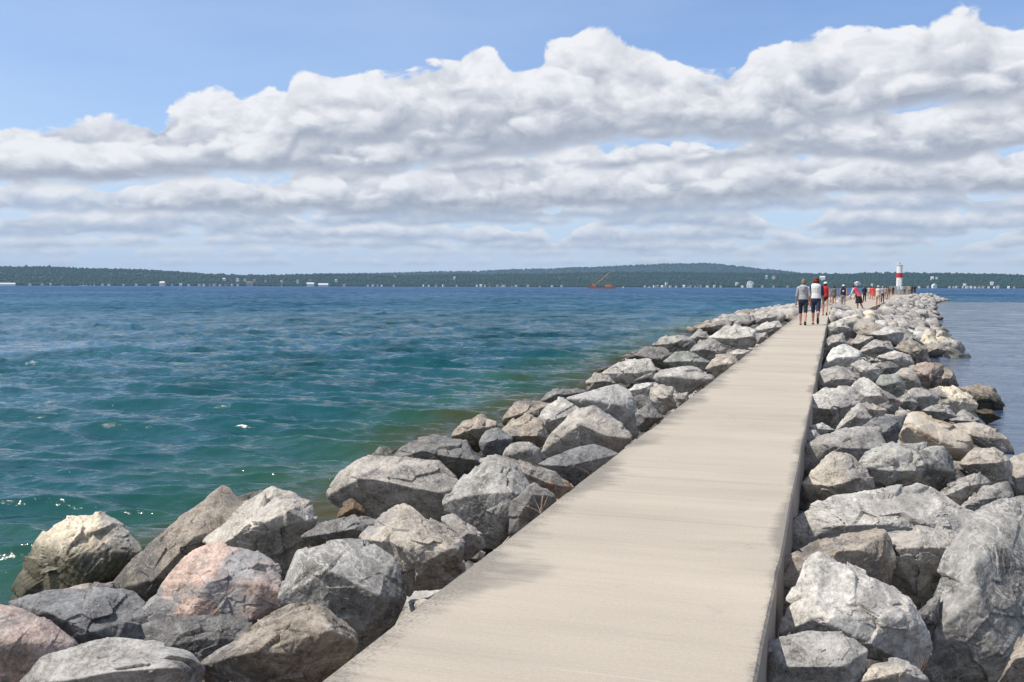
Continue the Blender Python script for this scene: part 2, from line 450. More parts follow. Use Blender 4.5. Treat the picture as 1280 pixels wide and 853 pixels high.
def mat_concrete():
    m = Mat('broomed_concrete')
    p = m.pos(); x, y, z = m.xyz(p)
    bands = m.noise(m.vec(x * 0.22, y * 1.7, 0.0), 1.0, 5, 0.6)
    streak = m.noise(m.vec(x * 0.5, y * 9.0, 3.0), 1.0, 4, 0.6)
    broom = m.noise(m.vec(x * 2.5, y * 130.0, 1.0), 1.0, 3, 0.6)
    grit = m.noise(p, 190.0, 2, 0.6) * 0.6 + m.noise(p, 55.0, 3, 0.7) * 0.4
    blot = m.noise(p, 0.8, 5, 0.6)
    k = (bands - 0.5) * 0.30 + (m.noise(m.vec(x * 0.10, y * 0.62, 14.0), 1.0, 4, 0.6) - 0.5) * 0.55 + (streak - 0.5) * 0.16 + (broom - 0.5) * 0.26 + (grit - 0.5) * 0.75 + (blot - 0.5) * 0.22 + 1.0
    sc = m.new('ShaderNodeVectorMath'); sc.operation = 'SCALE'; sc.inputs[0].default_value = (0.425, 0.374, 0.302); m.link(k, sc.inputs['Scale'])
    col = sc.outputs[0]
    # saw lines with pale laitance
    fr = ((y / 1.52) + 0.3).fn('FRACT')
    ln = (1.0 - ((fr - 0.5).ab() / 0.006).mn(1.0)) * m.noise(m.vec(x * 1.2, y * 0.7, 9.0), 1.0, 3).step(0.42, 0.6)
    col = m.mix(ln * 0.25, col, (0.62, 0.58, 0.52))
    # dark shrinkage joints and a few hairline cracks
    fj = ((y / 3.04) + 0.62).fn('FRACT'); jw = (m.noise(m.vec(x * 9.0, y * 9.0, 3.0), 1.0, 3) - 0.5) * 0.006
    jn = 1.0 - ((fj - 0.5 + jw).ab() / 0.0022).mn(1.0)
    col = m.mix(jn * 0.55, col, (0.16, 0.145, 0.125))
    ck = m.noise(m.vec(x * 0.9, y * 0.55, 33.0), 1.0, 6, 0.6, 0.8)
    cm = (1.0 - ((ck - 0.5).ab() / 0.0022).mn(1.0)) * m.noise(p, 0.35, 2).step(0.52, 0.60)
    col = m.mix(cm * 0.45, col, (0.15, 0.135, 0.12))
    # worn edges where the aggregate shows
    edge = (x + 1.66).mn((-0.23 - x) * 4.0)
    patch = m.noise(m.vec(x * 0.8, y * 0.75, 5.0), 1.0, 4, 0.65); finger = m.noise(m.vec(x * 2.2, y * 15.0, 2.0), 1.0, 5, 0.65)
    reach = (patch - 0.38).mx(0.0) * 1.5 + (finger - 0.5) * 0.42
    em = (reach - edge).lin(-0.03, 0.20, 0.0, 1.0) * y.lin(46.0, 50.0, 1.0, 0.0)
    em = (em * 0.75 + (0.16 - edge).lin(0.0, 0.16) * m.noise(p, 60.0, 4, 0.7).step(0.52, 0.62)).mn(1.0)
    scuff = m.noise(m.vec(x * 3.0, y * 2.2, 11.0), 1.0, 7, 0.72).step(0.60, 0.74)
    col = m.mix(scuff * 0.22, col, (0.20, 0.185, 0.165))
    rowstain = m.noise(m.vec(x * 0.12, y * 5.5, 21.0), 1.0, 4, 0.6).step(0.54, 0.70) * m.noise(m.vec(x * 0.9, y * 0.5, 8.0), 1.0, 3).step(0.40, 0.62)
    col = m.mix(rowstain * 0.30, col, (0.24, 0.22, 0.195))
    col = m.mix(em * 0.78, col, (0.135, 0.127, 0.118))
    side = z.lin(-0.02, -0.01, 1.0, 0.0)
    col = m.mix(side * 0.8, col, (0.42, 0.35, 0.29))
    h = broom * 0.4 + grit * 0.5 + em * -0.5
    m.bsdf(col, 0.88, m.bump(h, 0.006, 0.6), 0.2)
    return m.m

def mat_deck():
    m = Mat('old_pier_concrete')
    p = m.pos(); n = m.noise(p, 0.5, 6, 0.6); n2 = m.noise(p, 14, 5, 0.7)
    m.bsdf(m.mix(n * 0.6 + n2 * 0.4, (0.30, 0.245, 0.19), (0.52, 0.45, 0.37)), 0.9, m.bump(n2, 0.02), 0.2)
    return m.m

MAT_ROCK = mat_rock(); MAT_CONC = mat_concrete(); MAT_DECK = mat_deck()

# ------------------------------------------------------------------ walkway and old pier deck
def grid_strip(name, ys, lf, rf, nx, thick, mat, z0=0.0):
    ys = list(ys); vs, fs = [], []
    rs = np.random.RandomState(3)
    for y in ys:
        l, r = float(lf(y)), float(rf(y)); c1, c2 = (max(0, float(perlin(np.array([[y * 3.3, q, 0.5]]))[0]) - 0.24) * 0.045 for q in (0.3, 7.7))
        jl, jr = 0.006 * math.sin(y * 2.1) * math.sin(y * 0.7 + 1), 0.006 * math.sin(y * 1.7 + 2) * math.sin(y * 0.9)
        jl += c1; jr -= c2
        xs = [l + jl, l + jl + 0.012] + [l + (r - l) * k / nx for k in range(1, nx)] + [r + jr - 0.012, r + jr]
        row = [(l + jl, y, z0 - thick), (l + jl, y, z0 - 0.012 - c1 * 0.8)]
        row += [(x, y, z0) for x in xs[1:-1]]
        row += [(r + jr, y, z0 - 0.012 - c2 * 0.8), (r + jr, y, z0 - thick)]
        vs += row
    w = len(row)
    for i in range(len(ys) - 1):
        for j in range(w - 1):
            a = i * w + j; fs.append((a, a + 1, a + w + 1, a + w))
    fs.append(tuple(range(w - 1, -1, -1))); fs.append(tuple((len(ys) - 1) * w + k for k in range(w)))
    o = mesh_obj(name, vs, fs, mat)
    bm = bmesh.new(); bm.from_mesh(o.data); bmesh.ops.recalc_face_normals(bm, faces=bm.faces[:]); bm.to_mesh(o.data); bm.free()
    return o
ys = np.concatenate([np.arange(-2.0, 20, 0.08), np.arange(20, 57.9, 0.5)])
put(grid_strip('path', ys, lambda y: -1.66, lambda y: -0.23, 4, 0.34, MAT_CONC), kind='structure')
put(grid_strip('pier_deck', np.arange(57.9, 216, 1.5), deck_l, deck_r, 4, 0.5, MAT_DECK, -0.01), kind='structure')

# rubble core under the boulders
def build_core():
    yy = np.concatenate([np.arange(-3, 45, 0.16), np.arange(45, 232, 0.6)]); ss = np.linspace(0, 1, 90)
    Y, T = np.meshgrid(yy, ss, indexing='ij'); Y = Y.ravel(); T = T.ravel()
    x0 = shore_l(Y) - 2.6; x1 = shore_r(Y) + 2.2; X = x0 + (x1 - x0) * T
    l, r = deck_l(Y), deck_r(Y)
    zl = prof_l((l - X) / (l - shore_l(Y))); zr = prof_r((X - r) / (shore_r(Y) - r))
    Z = np.where(X < l, zl, np.where(X > r, zr, -0.42)) - 0.62
    end = np.clip((Y - 218) / 12, 0, 1); Z = Z - end * 2.2
    p = np.stack([X, Y, np.zeros_like(X)], 1)
    bump = cells(p * 1.7 + 5, 0.42) + cells(p * 4.3 + 9, 0.14)
    inside = np.clip(np.minimum(X - l, r - X) / 0.4 + 1, 0, 1)
    Z = Z + bump * (1 - inside) - inside * 0.12
    co = np.stack([X, Y, Z], 1); n, k = len(yy), len(ss)
    i = (np.arange(n - 1)[:, None] * k + np.arange(k - 1)[None]).ravel()
    f = np.stack([i, i + 1, i + k + 1, i + k], 1)[:, ::-1]
    me = np_mesh('breakwater_mound', co, f, MAT_ROCK, False)
    o = bpy.data.objects.new('breakwater_mound', me); COL.objects.link(o)
    o.color = (0.10, 0.095, 0.088, 1); o['rk_patch'] = (0.2, 0.17, 0.14); o['rk_amount'] = 0.1; o['rk_vein'] = 0.2; o['rk_speck'] = 0.2
    put(o, kind='structure')
build_core()

# ------------------------------------------------------------------ boulders traced on the photograph, each set at its own distance on the slope
TONE = {  # colour, patch colour, patch amount, veins, specks
    'grey': ((0.225, 0.215, 0.205), (0.33, 0.30, 0.26), 0.10, 0.45, 0.2),
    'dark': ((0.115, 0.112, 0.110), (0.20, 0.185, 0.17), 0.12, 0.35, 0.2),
    'slate': ((0.135, 0.137, 0.143), (0.10, 0.10, 0.105), 0.15, 0.22, 0.1),
    'vein': ((0.185, 0.180, 0.172), (0.26, 0.25, 0.235), 0.18, 0.95, 0.15),
    'pale': ((0.325, 0.312, 0.292), (0.29, 0.275, 0.255), 0.20, 0.5, 0.25),
    'white': ((0.40, 0.395, 0.38), (0.5, 0.48, 0.45), 0.1, 0.2, 0.1),
    'cream': ((0.20, 0.19, 0.175), (0.56, 0.49, 0.37), 0.46, 0.6, 1.0),
    'tan': ((0.285, 0.255, 0.22), (0.25, 0.235, 0.22), 0.22, 0.5, 0.2),
    'warm': ((0.27, 0.25, 0.225), (0.20, 0.19, 0.18), 0.18, 0.7, 0.2),
    'brown': ((0.215, 0.185, 0.155), (0.13, 0.12, 0.11), 0.2, 0.4, 0.35),
    'pink': ((0.35, 0.262, 0.222), (0.24, 0.235, 0.235), 0.22, 0.5, 0.5),
    'pinkgrey': ((0.30, 0.235, 0.21), (0.17, 0.165, 0.16), 0.3, 0.5, 0.5),
    'orange': ((0.37, 0.285, 0.205), (0.44, 0.39, 0.32), 0.25, 0.3, 0.12),
    'rust': ((0.15, 0.105, 0.068), (0.12, 0.1, 0.08), 0.2, 0.1, 0.3),
    'rusty': ((0.22, 0.205, 0.19), (0.36, 0.19, 0.09), 0.22, 0.5, 0.2),
    'green': ((0.20, 0.208, 0.19), (0.16, 0.17, 0.16), 0.2, 0.3, 0.2),
    'speckled': ((0.26, 0.255, 0.25), (0.2, 0.2, 0.2), 0.1, 0.4, 0.9),
    'pitted': ((0.24, 0.235, 0.22), (0.12, 0.12, 0.115), 0.25, 0.6, 1.0),
    'layered': ((0.20, 0.19, 0.18), (0.12, 0.115, 0.11), 0.3, 0.8, 0.5),
    'redbrown': ((0.25, 0.205, 0.175), (0.12, 0.1, 0.09), 0.25, 0.3, 0.6),
}
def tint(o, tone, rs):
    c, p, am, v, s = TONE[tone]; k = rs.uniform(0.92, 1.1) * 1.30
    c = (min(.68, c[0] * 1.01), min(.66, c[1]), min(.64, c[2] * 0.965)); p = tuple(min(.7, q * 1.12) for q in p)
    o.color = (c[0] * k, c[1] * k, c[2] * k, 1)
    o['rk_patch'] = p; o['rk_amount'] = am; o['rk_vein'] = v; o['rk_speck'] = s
REG = {'A': (0, 580, 2.909), 'B': (380, 440, 2.667), 'C': (940, 580, 3.123), 'D': (960, 400, 3.553), 'F': (680, 370, 3.556), 'P': (0, 0, 1.0)}
TR = [
('A','cream','cream and black pitted boulder with pale yellow patches at the waterline','40,505 75,420 130,300 230,210 300,190 375,180 440,235 515,322 470,400 340,470 180,500','270,320,.6 312,425,.55 150,420,.3','craggy'),
('A','brown','long leaning brownish grey slab between the cream pitted boulder and a broad ledge boulder','405,450 480,360 560,285 720,150 792,95 865,128 900,200 800,340 640,450 545,520 450,490','700,270,.35 560,420,.4','smooth'),
('A','dark','low dark stone crest peeping out behind the broad sloping ledge boulder','840,135 900,110 965,98 1020,160 960,240 870,230','',''),
('A','warm','broad sloping ledge boulder with white spots on its dark underside','755,275 830,205 920,130 990,86 1060,105 1125,145 1142,205 1115,300 1050,400 1000,450 900,380 820,330','905,240,.55 1030,180,.5 800,300,.3 1100,215,.35','o'),
('A','slate','low flat slate grey boulder in front of the cream pitted one','50,505 170,468 330,455 480,470 555,540 545,640 520,700 300,720 150,680 60,590','330,610,.45 180,540,.3','smooth'),
('A','brown','thin reddish brown shelf of stone tucked under the cream pitted boulder','175,470 300,440 420,432 440,480 300,500','','z1.01'),
('A','pinkgrey','rounded pinkish grey boulder cut off by the lower corner of the photo','-140,520 0,498 95,518 200,600 292,660 240,740 120,830 -60,900 -180,800','50,640,.5 -60,700,.4','round'),
('A','grey','pale greenish grey boulder with a flat top lying lowest in front of the pink granite','75,810 170,705 330,652 500,650 660,688 722,750 705,840 600,920 250,950 90,880','400,760,.5 640,740,.45 200,800,.4','smooth'),
('A','pink','big pink granite boulder with a grey corner and a shadowed hollow below','518,575 600,430 700,332 800,298 885,322 970,360 1028,470 1000,555 900,592 720,575 640,595 545,605','690,560,.5 900,560,.5 760,430,.42 930,440,.3','o'),
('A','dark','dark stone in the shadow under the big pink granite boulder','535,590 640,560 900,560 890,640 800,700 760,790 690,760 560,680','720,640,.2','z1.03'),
('P','vein','dark upright boulder veined with pale lines against the walkway end','353,748 376,692 402,680 455,680 488,700 502,748 484,790 440,812 385,790','415,715,.4 470,745,.5','smooth'),
('A','brown','brownish grey wedge boulder with a sunlit back at the foot of the dark veined one','752,730 850,655 1010,530 1090,505 1155,520 1275,612 1295,660 1200,745 1150,850 900,870 760,830','905,690,.55 1060,690,.5 1190,610,.4','o'),
('B','dark','low dark stone lying between the ledge boulder and the dark veined boulder','-5,615 60,572 160,548 255,565 240,620 150,650 20,645','60,610,.4 170,590,.5','o'),
('B','tan','tan block with a bright top and a shaded end touching the walkway','195,625 260,560 340,513 400,545 500,600 532,645 522,720 480,765 350,800 270,725','330,640,.45 480,655,.55 400,700,.5',''),
('B','warm','large smooth faced warm grey boulder with fine pale veins at the water','82,490 130,400 210,348 330,362 440,368 522,450 500,520 450,565 340,525 280,525 200,545 150,500','200,420,.4 440,470,.4','smooth'),
('B','rust','small orange brown stone standing upright at the water','110,555 150,468 168,470 205,540 175,560','165,520,.5',''),
('B','dark','humped dark boulder with an overhanging shaded end','298,358 350,310 440,280 530,298 592,370 565,405 500,435 460,400 390,355','480,350,.5 400,330,.4 560,360,.4','o'),
('B','grey','pale grey stone peeping out behind the humped dark boulder','210,355 258,317 320,328 340,365 240,385','',''),
('B','vein','tall grey boulder laced with white veins beside the walkway','460,512 528,430 600,368 700,378 742,440 765,505 695,592 640,645 600,645 520,565','690,470,.55 670,560,.5 560,480,.35','smooth'),
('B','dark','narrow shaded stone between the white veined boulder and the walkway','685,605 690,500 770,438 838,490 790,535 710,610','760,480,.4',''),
('B','rusty','grey boulder with a rust orange cap beside the walkway','585,368 640,343 722,368 830,400 892,450 845,485 750,445 680,392','700,390,.4 820,440,.5',''),
('B','grey','grey stone low at the walkway edge under the white veined boulder','460,560 500,543 600,620 605,650 540,695 515,640','',''),
('B','brown','tan grey boulder set highest above the water beside a mossy shallow','490,285 530,235 590,213 645,245 610,275 580,335 535,305','560,260,.5','o'),
('B','slate','smooth dark grey stone tucked below the angular tan boulder','580,305 600,265 640,248 702,290 660,352 600,355','','round'),
('B','brown','angular tan brown boulder with a deep shadow under it','638,292 680,240 742,208 792,230 818,290 800,315 700,305 650,315','700,280,.5 780,280,.5','o'),
('B','brown','ridged brownish boulder behind the angular tan one','660,225 700,170 742,158 818,175 805,235 720,220 670,245','',''),
('B','grey','small round topped grey stone in the middle of the pile','655,345 690,305 742,298 788,322 795,375 720,380','','round'),
('B','warm','big triangular warm grey boulder leaning on the walkway','795,335 830,278 900,198 962,188 1050,238 1090,292 1040,335 900,318 830,350','920,250,.5 1000,280,.45','smooth'),
('B','pale','light topped boulder behind the big triangular one','782,255 790,200 850,157 932,168 965,190 890,240 830,280','820,230,.5','o'),
('B','speckled','large blunt speckled grey boulder beside the walkway','865,155 950,128 1040,107 1092,130 1113,200 1118,285 1080,280 1020,230 930,190','1060,180,.4 960,160,.4','round'),
('B','slate','low slate coloured slab lying along the walkway edge','785,375 880,330 965,308 1045,342 960,405 900,445 850,408','880,380,.4','smooth'),
('B','dark','dark wet stone at the waterline beside the blunt speckled boulder','780,170 830,128 905,123 945,132 880,165 815,182','',''),
('B','white','bright white stone, the whitest of the pile','1078,130 1110,108 1162,103 1158,130 1130,160','',''),
('B','dark','dark grey stone against the walkway under the bright white stone','1105,205 1150,172 1195,220 1130,268 1112,255','1140,220,.4','o'),
('B','tan','small tan boulder beside the cream topped boulder','942,102 970,73 1012,78 1035,105 1005,135 948,130','',''),
('B','pale','broad cream topped boulder above the bright white stone','995,72 1060,33 1142,22 1170,60 1150,95 1080,105 1030,98','1110,70,.4',''),
('B','warm','warm grey boulder between the bright white stone and the walkway','1160,135 1190,113 1232,118 1255,172 1200,205 1168,175','',''),
('F','pale','wide pale boulder with two humps beside the walkway','482,355 520,328 600,330 662,308 722,345 765,372 720,395 640,445 565,395 495,385','640,370,.45 560,355,.4 700,370,.4','round'),
('F','dark','dark wedge under the cream topped boulder','400,375 480,338 495,382 420,395','',''),
('F','dark','black angular boulder rising behind the cream topped one','405,265 450,226 530,233 572,258 585,305 540,330 480,305','500,280,.4','o'),
('F','green','long low greenish black boulder next to the black angular one','535,295 590,248 650,252 738,295 725,335 610,325','640,290,.4','smooth'),
('F','pitted','brown speckled boulder with a rugged top at the waterline','490,220 520,188 592,178 662,190 675,248 600,265 515,240','','craggy'),
('F','grey','upright grey boulder in the middle of the lakeside slope','652,245 700,198 762,193 803,240 795,280 730,285 675,265','',''),
('F','tan','tan grey boulder leaning on the walkway past the two humped one','722,325 770,268 832,258 865,300 825,355 765,355','',''),
('F','pale','small pale block on the walkway edge past the tan leaning boulder','828,258 860,238 918,243 910,268 870,295 838,285','',''),
('F','pale','big pale boulder with a split face on the far lakeside slope','735,185 790,148 852,133 935,148 950,202 900,245 860,215 800,210','850,190,.4 920,180,.4',''),
('F','grey','plain grey boulder beside the greenish domed one','650,185 690,148 722,163 745,198 700,215 662,205','',''),
('F','brown','brown boulder at the waterline just before the greenish domed one','675,145 720,118 785,128 785,165 720,175','',''),
('F','green','domed greenish grey boulder at the waterline','765,130 810,88 862,83 905,100 895,135 800,150','','round smooth'),
('F','brown','tan brown boulder past the greenish domed one','845,80 900,58 945,68 945,115 895,112','',''),
('F','pale','pale boulder at the walkway edge short of the walkers','930,155 970,123 1042,112 1065,140 1000,185 955,185','',''),
('F','grey','grey boulder on the lake side behind the pale edge boulder','935,95 990,78 1035,90 1015,125 945,120','',''),
('F','pale','pale boulder at the lake edge close to the walkers feet','985,73 1060,43 1115,43 1125,72 1060,105','',''),
('F','grey','small grey stone in front of the big split faced boulder','942,170 990,163 998,192 948,215','',''),
('F','brown','flat brown stone awash beside the cream topped boulder','325,295 380,262 425,263 400,292','',''),
('F','brown','wet brown stone just breaking the water by the small tan boulder','235,325 300,312 295,340 238,350','',''),
('F','tan','tan boulder wedged under the two humped pale boulder','475,412 520,398 592,430 585,475 520,505 475,465','',''),
('F','warm','warm grey stone on the walkway edge below the two humped boulder','575,440 640,428 645,475 600,508','',''),
('F','dark','dark sliver of stone beside the walkway by the blunt speckled boulder','396,452 440,438 482,470 525,533 440,540','',''),
('F','grey','stone edge in the water beyond the black angular boulder','330,280 370,255 440,232 450,262 380,275','',''),
('C','grey','pale flat topped boulder at the foot of the walkway side','62,725 120,678 220,658 372,668 438,730 422,860 300,920 60,900','350,790,.5 120,790,.4','smooth'),
('C','pale','big light grey slab with diagonal streaks beside the walkway','112,665 160,540 220,400 270,360 342,390 450,460 602,530 665,640 685,715 645,800 540,770 430,730 350,690 200,690','270,600,.5 450,690,.5 560,600,.35',''),
('C','brown','brown grey boulder with a cream patch and orange stain','100,475 130,380 250,318 400,278 525,258 545,400 525,520 450,470 330,400 270,385 210,430 150,580 110,600','300,360,.3 450,330,.3',''),
('C','grey','squarish boulder with a bright level top and a dark rough face','520,292 560,272 700,262 865,288 845,360 762,430 722,530 640,560 555,515 528,490','560,330,.5 820,325,.5 700,330,.55 640,500,.3','o craggy'),
('C','pale','long pale boulder with black pits lying across the pile','145,265 220,190 330,128 470,113 520,118 620,93 702,118 745,173 872,208 865,275 700,280 560,290 460,280 330,290 250,330 150,345','340,240,.4 480,235,.4 800,265,.3 640,220,.3',''),
('C','vein','huge smooth bluish grey boulder filling the lower corner of the calm water side','672,830 688,640 738,560 758,400 850,345 870,210 960,165 1045,145 1130,180 1180,300 1180,520 1040,720 985,850 800,900','770,610,.35 890,520,.5 985,740,.5 870,400,.35','smooth'),
('C','layered','crumpled layered boulder with slanting folds behind the huge bluish one','795,185 900,98 990,75 1020,130 900,230 830,215','','craggy'),
('C','layered','small folded grey stone beside the long pale boulder','715,135 790,68 885,38 930,75 850,150 770,175','','craggy'),
('C','brown','brown yellow stone low in the gap beside the huge bluish boulder','965,850 1005,775 1080,640 1130,700 1110,870','','z1.02'),
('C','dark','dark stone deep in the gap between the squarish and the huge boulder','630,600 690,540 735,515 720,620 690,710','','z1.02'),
('C','tan','light tan slab lowest between the streaked slab and the huge boulder','425,850 480,785 560,760 640,795 685,850 600,910','',''),
('D','tan','pale tan boulder with a rounded peak and one shadowed end by the walkway','160,725 220,648 290,593 350,598 432,670 468,742 452,770 330,785 250,820 198,795','390,700,.5 300,740,.5','o'),
('D','pitted','broad dark boulder with pitted faces lying across the pile','418,645 438,588 560,563 620,563 762,568 792,640 835,702 740,760 640,750 540,780 458,775 438,690','445,668,.5 620,672,.5 780,665,.3 620,585,.3','craggy o'),
('D','orange','big orange tan block, the most orange boulder on the calm water side','575,525 588,460 650,403 742,428 822,478 905,520 915,582 862,635 780,615 700,565 610,565','800,555,.5 860,570,.45 640,470,.3','round smooth'),
('D','grey','wide grey slab between the walkway and the broad dark pitted boulder','160,655 168,560 260,508 400,473 482,488 520,575 420,615 340,600 230,660 178,695','','smooth'),
('D','slate','dark slate boulder tucked beside the orange tan block','425,475 500,433 612,418 590,470 575,525 540,580 495,545','520,500,.4','o'),
('D','pale','pale boulder with a bright top and black front on the walkway edge','180,352 250,308 372,298 405,370 330,445 300,480 185,465','192,388,.5 300,398,.5','o'),
('D','pale','light faceted stone with a white sunlit edge beside the black fronted boulder','295,495 370,398 412,368 460,440 400,480 330,495','385,430,.5',''),
('D','pale','pale pointed boulder in the middle of the pile past the black fronted one','365,302 428,256 502,308 525,362 460,380 395,365','440,340,.4 495,335,.4',''),
('D','grey','rough grey boulder on the walkway edge below the white faced boulder','225,295 240,228 310,203 392,238 415,272 340,308 255,318','',''),
('D','white','white faced boulder on the walkway edge, brightest of its side','240,215 290,128 342,110 415,145 403,172 340,210 275,215','390,165,.45 300,170,.4','smooth'),
('D','pale','pale topped boulder with a deep black underside','375,198 420,178 492,218 500,248 440,280 395,252','430,225,.5','o'),
('D','green','rounded greenish grey boulder beside a round tan one','475,285 500,243 572,238 615,290 605,335 560,345','','round smooth'),
('D','tan','round tan boulder like a loaf beside the greenish one','560,240 600,210 652,222 685,292 660,318 608,308','','round smooth'),
('D','dark','black stone tucked above the rounded greenish boulder','485,202 540,183 585,210 565,245 500,245','',''),
('D','redbrown','reddish brown boulder with a dark hollow face near the calm water','630,208 700,193 775,203 768,262 745,305 700,315 668,255','700,245,.5','craggy o'),
('D','brown','brown boulder sloping into the calm water next to the reddish one','765,205 822,230 845,292 800,310 745,295','',''),
('D','grey','rounded pale grey boulder under the round tan one','610,322 650,298 722,313 765,350 742,390 680,400 635,355','','round smooth'),
('D','cream','pitted cream boulder with a small black hole','725,312 800,298 882,328 930,375 885,425 800,425 755,375','820,360,.4','craggy'),
('D','brown','grey brown boulder jutting out into the calm water','855,302 930,288 1002,308 1045,372 1035,425 960,428 915,355','990,350,.4','craggy o'),
('D','rust','wet rust brown stone awash under the jutting boulder','915,402 990,398 1035,435 970,462','',''),
('D','pitted','reddish speckled stone between the cream pitted boulder and the orange block','685,402 740,378 802,383 835,432 760,445','','craggy'),
('D','grey','grey stone above the tan slope beside the calm water','805,445 870,400 935,440 965,485 880,475','',''),
('D','tan','large light tan boulder sloping down to the calm water','795,475 920,455 1005,488 1065,530 1090,595 1000,590 925,545','930,520,.4',''),
('D','tan','light tan boulder behind the crumpled layered one','855,645 920,568 1000,566 1075,620 1080,725 1000,750 925,700','',''),
('D','tan','cream boulder at the edge of the photo above the huge bluish one','1065,625 1137,595 1200,700 1160,810 1075,775','','smooth'),
('D','pinkgrey','pinkish pale stone in the middle of the pile past the orange block','490,302 560,338 605,375 540,388','',''),
('D','pitted','small white and black pitted stone beside the rounded pale grey boulder','565,355 620,328 665,370 640,405 588,385','','craggy'),
('D','slate','tiny dark stone beside the pinkish pale one','508,378 555,378 553,410 515,410','',''),
('D','tan','small tan stone between the white edged stone and the slate boulder','395,375 440,368 525,400 505,445 455,435','',''),
('D','pale','knobbly pale boulder past the rounded greenish boulder','485,165 560,138 632,158 645,192 590,215 525,185','',''),
('D','grey','grey boulder behind the white faced boulder','405,145 470,90 542,98 565,142 480,165','',''),
('D','tan','small tan boulder with a dark side behind the white faced boulder','370,105 400,68 462,78 442,135 388,135','','o'),
('D','brown','tan and black boulder above the reddish brown one','555,125 640,88 702,130 725,195 660,195 615,155','','craggy'),
('D','brown','brown stone reaching out into the calm water past the reddish one','685,125 760,108 795,140 745,170 698,155','',''),
('D','pale','pale boulder on the crest past the tan stone with a dark side','455,65 540,28 605,60 582,105 518,98','',''),
('D','green','greenish dark boulder above the tan and black one','575,62 640,68 695,110 620,115','',''),
('D','grey','grey boulder on the walkway edge past the white faced one','245,135 270,78 332,58 355,112 288,135','',''),
('D','pale','pale boulder on the walkway edge level with the two women','255,25 330,-2 365,40 322,75 265,75','',''),
('D','pale','flat pale boulder on the calm water slope level with the two women','495,12 600,-3 665,40 600,55','',''),
('D','pale','small pale stone low against the walkway under the black fronted boulder','185,472 240,458 295,490 200,515','',''),
('D','grey','small grey stone pressed against the walkway beside the wide slab','160,505 210,488 245,540 190,575 162,562','',''),
]
SIDE = {0: 'boulders piled on the open lake side of the walkway', 1: 'boulders piled on the calm water side of the walkway'}
def traced(idx, reg, tone, label, outline, ridges='', opts=''):
    ox, oy, sc = REG[reg]
    parse = lambda t: [tuple(float(v) for v in q.split(',')) for q in t.split()]
    P = [(ox + a / sc, oy + b / sc) for a, b in parse(outline)]
    G = [(ox + q[0] / sc, oy + q[1] / sc, q[2] if len(q) > 2 else 0.5) for q in parse(ridges)]
    rs = np.random.RandomState(100 + idx)
    ar = abs(sum(P[i][0] * P[i - 1][1] - P[i - 1][0] * P[i][1] for i in range(len(P)))) / 2
    cx = sum(p[0] for p in P) / len(P); cy = sum(p[1] for p in P) / len(P)
    rp = math.sqrt(ar / math.pi); top = min(p[1] for p in P); bot = max(p[1] for p in P)
    dep = hit_env(cx, cy + 0.25 * (bot - cy), -0.04)
    for o in opts.split():
        if o[0] == 'z': dep *= float(o[1:])
    Rm = rp * dep / F
    if not G:
        G = [(cx - rs.uniform(.15, .45) * rp, cy - rs.uniform(-.1, .25) * rp, rs.uniform(.4, .6)), (cx + rs.uniform(.15, .45) * rp, cy - rs.uniform(-.1, .3) * rp, rs.uniform(.4, .6))]
    under = 0.35 if 'o' in opts.split() else 0.02
    pts = []
    for (x, y) in P:
        v = (cy - y) / rp
        off = Rm * (0.55 * v if v > 0 else under * -v)
        pts.append(CAM + ray(x, y) * (dep + off))
        pts.append(CAM + ray(cx + (x - cx) * 0.72, cy + (y - cy) * 0.72 + rp * .1) * (dep + 1.15 * Rm))
    for (x, y, f) in G: pts.append(CAM + ray(x, y) * (dep - f * Rm))
    pts = np.array(pts); cc = CAM + ray(cx, cy) * (dep + 0.25 * Rm); pts = cc + (pts - cc) * 1.09; c = CAM + ray(cx, cy) * (dep + 0.25 * Rm)
    big = rp * 0.8
    lvl = 7 if big > 34 else 6 if big > 15 else 5 if big > 7 else 4
    sharp, rough, chips = 90.0, 1.0, 8
    for o in opts.split():
        if o == 'round': sharp, rough = 14.0, 0.5
        if o == 'smooth': rough = 0.6
        if o == 'craggy': rough = 1.35
    me = rock_mesh('boulder', pts - c, Rm, MAT_ROCK, lvl, rs, sharp, rough, chips)
    o = bpy.data.objects.new('boulder', me); COL.objects.link(o); o.location = c
    tint(o, tone, rs)
    put(o, label, 'boulder', SIDE[0 if c[0] < -1.0 else 1])
    return o
BOULDERS = [traced(i, *t) for i, t in enumerate(TR)]

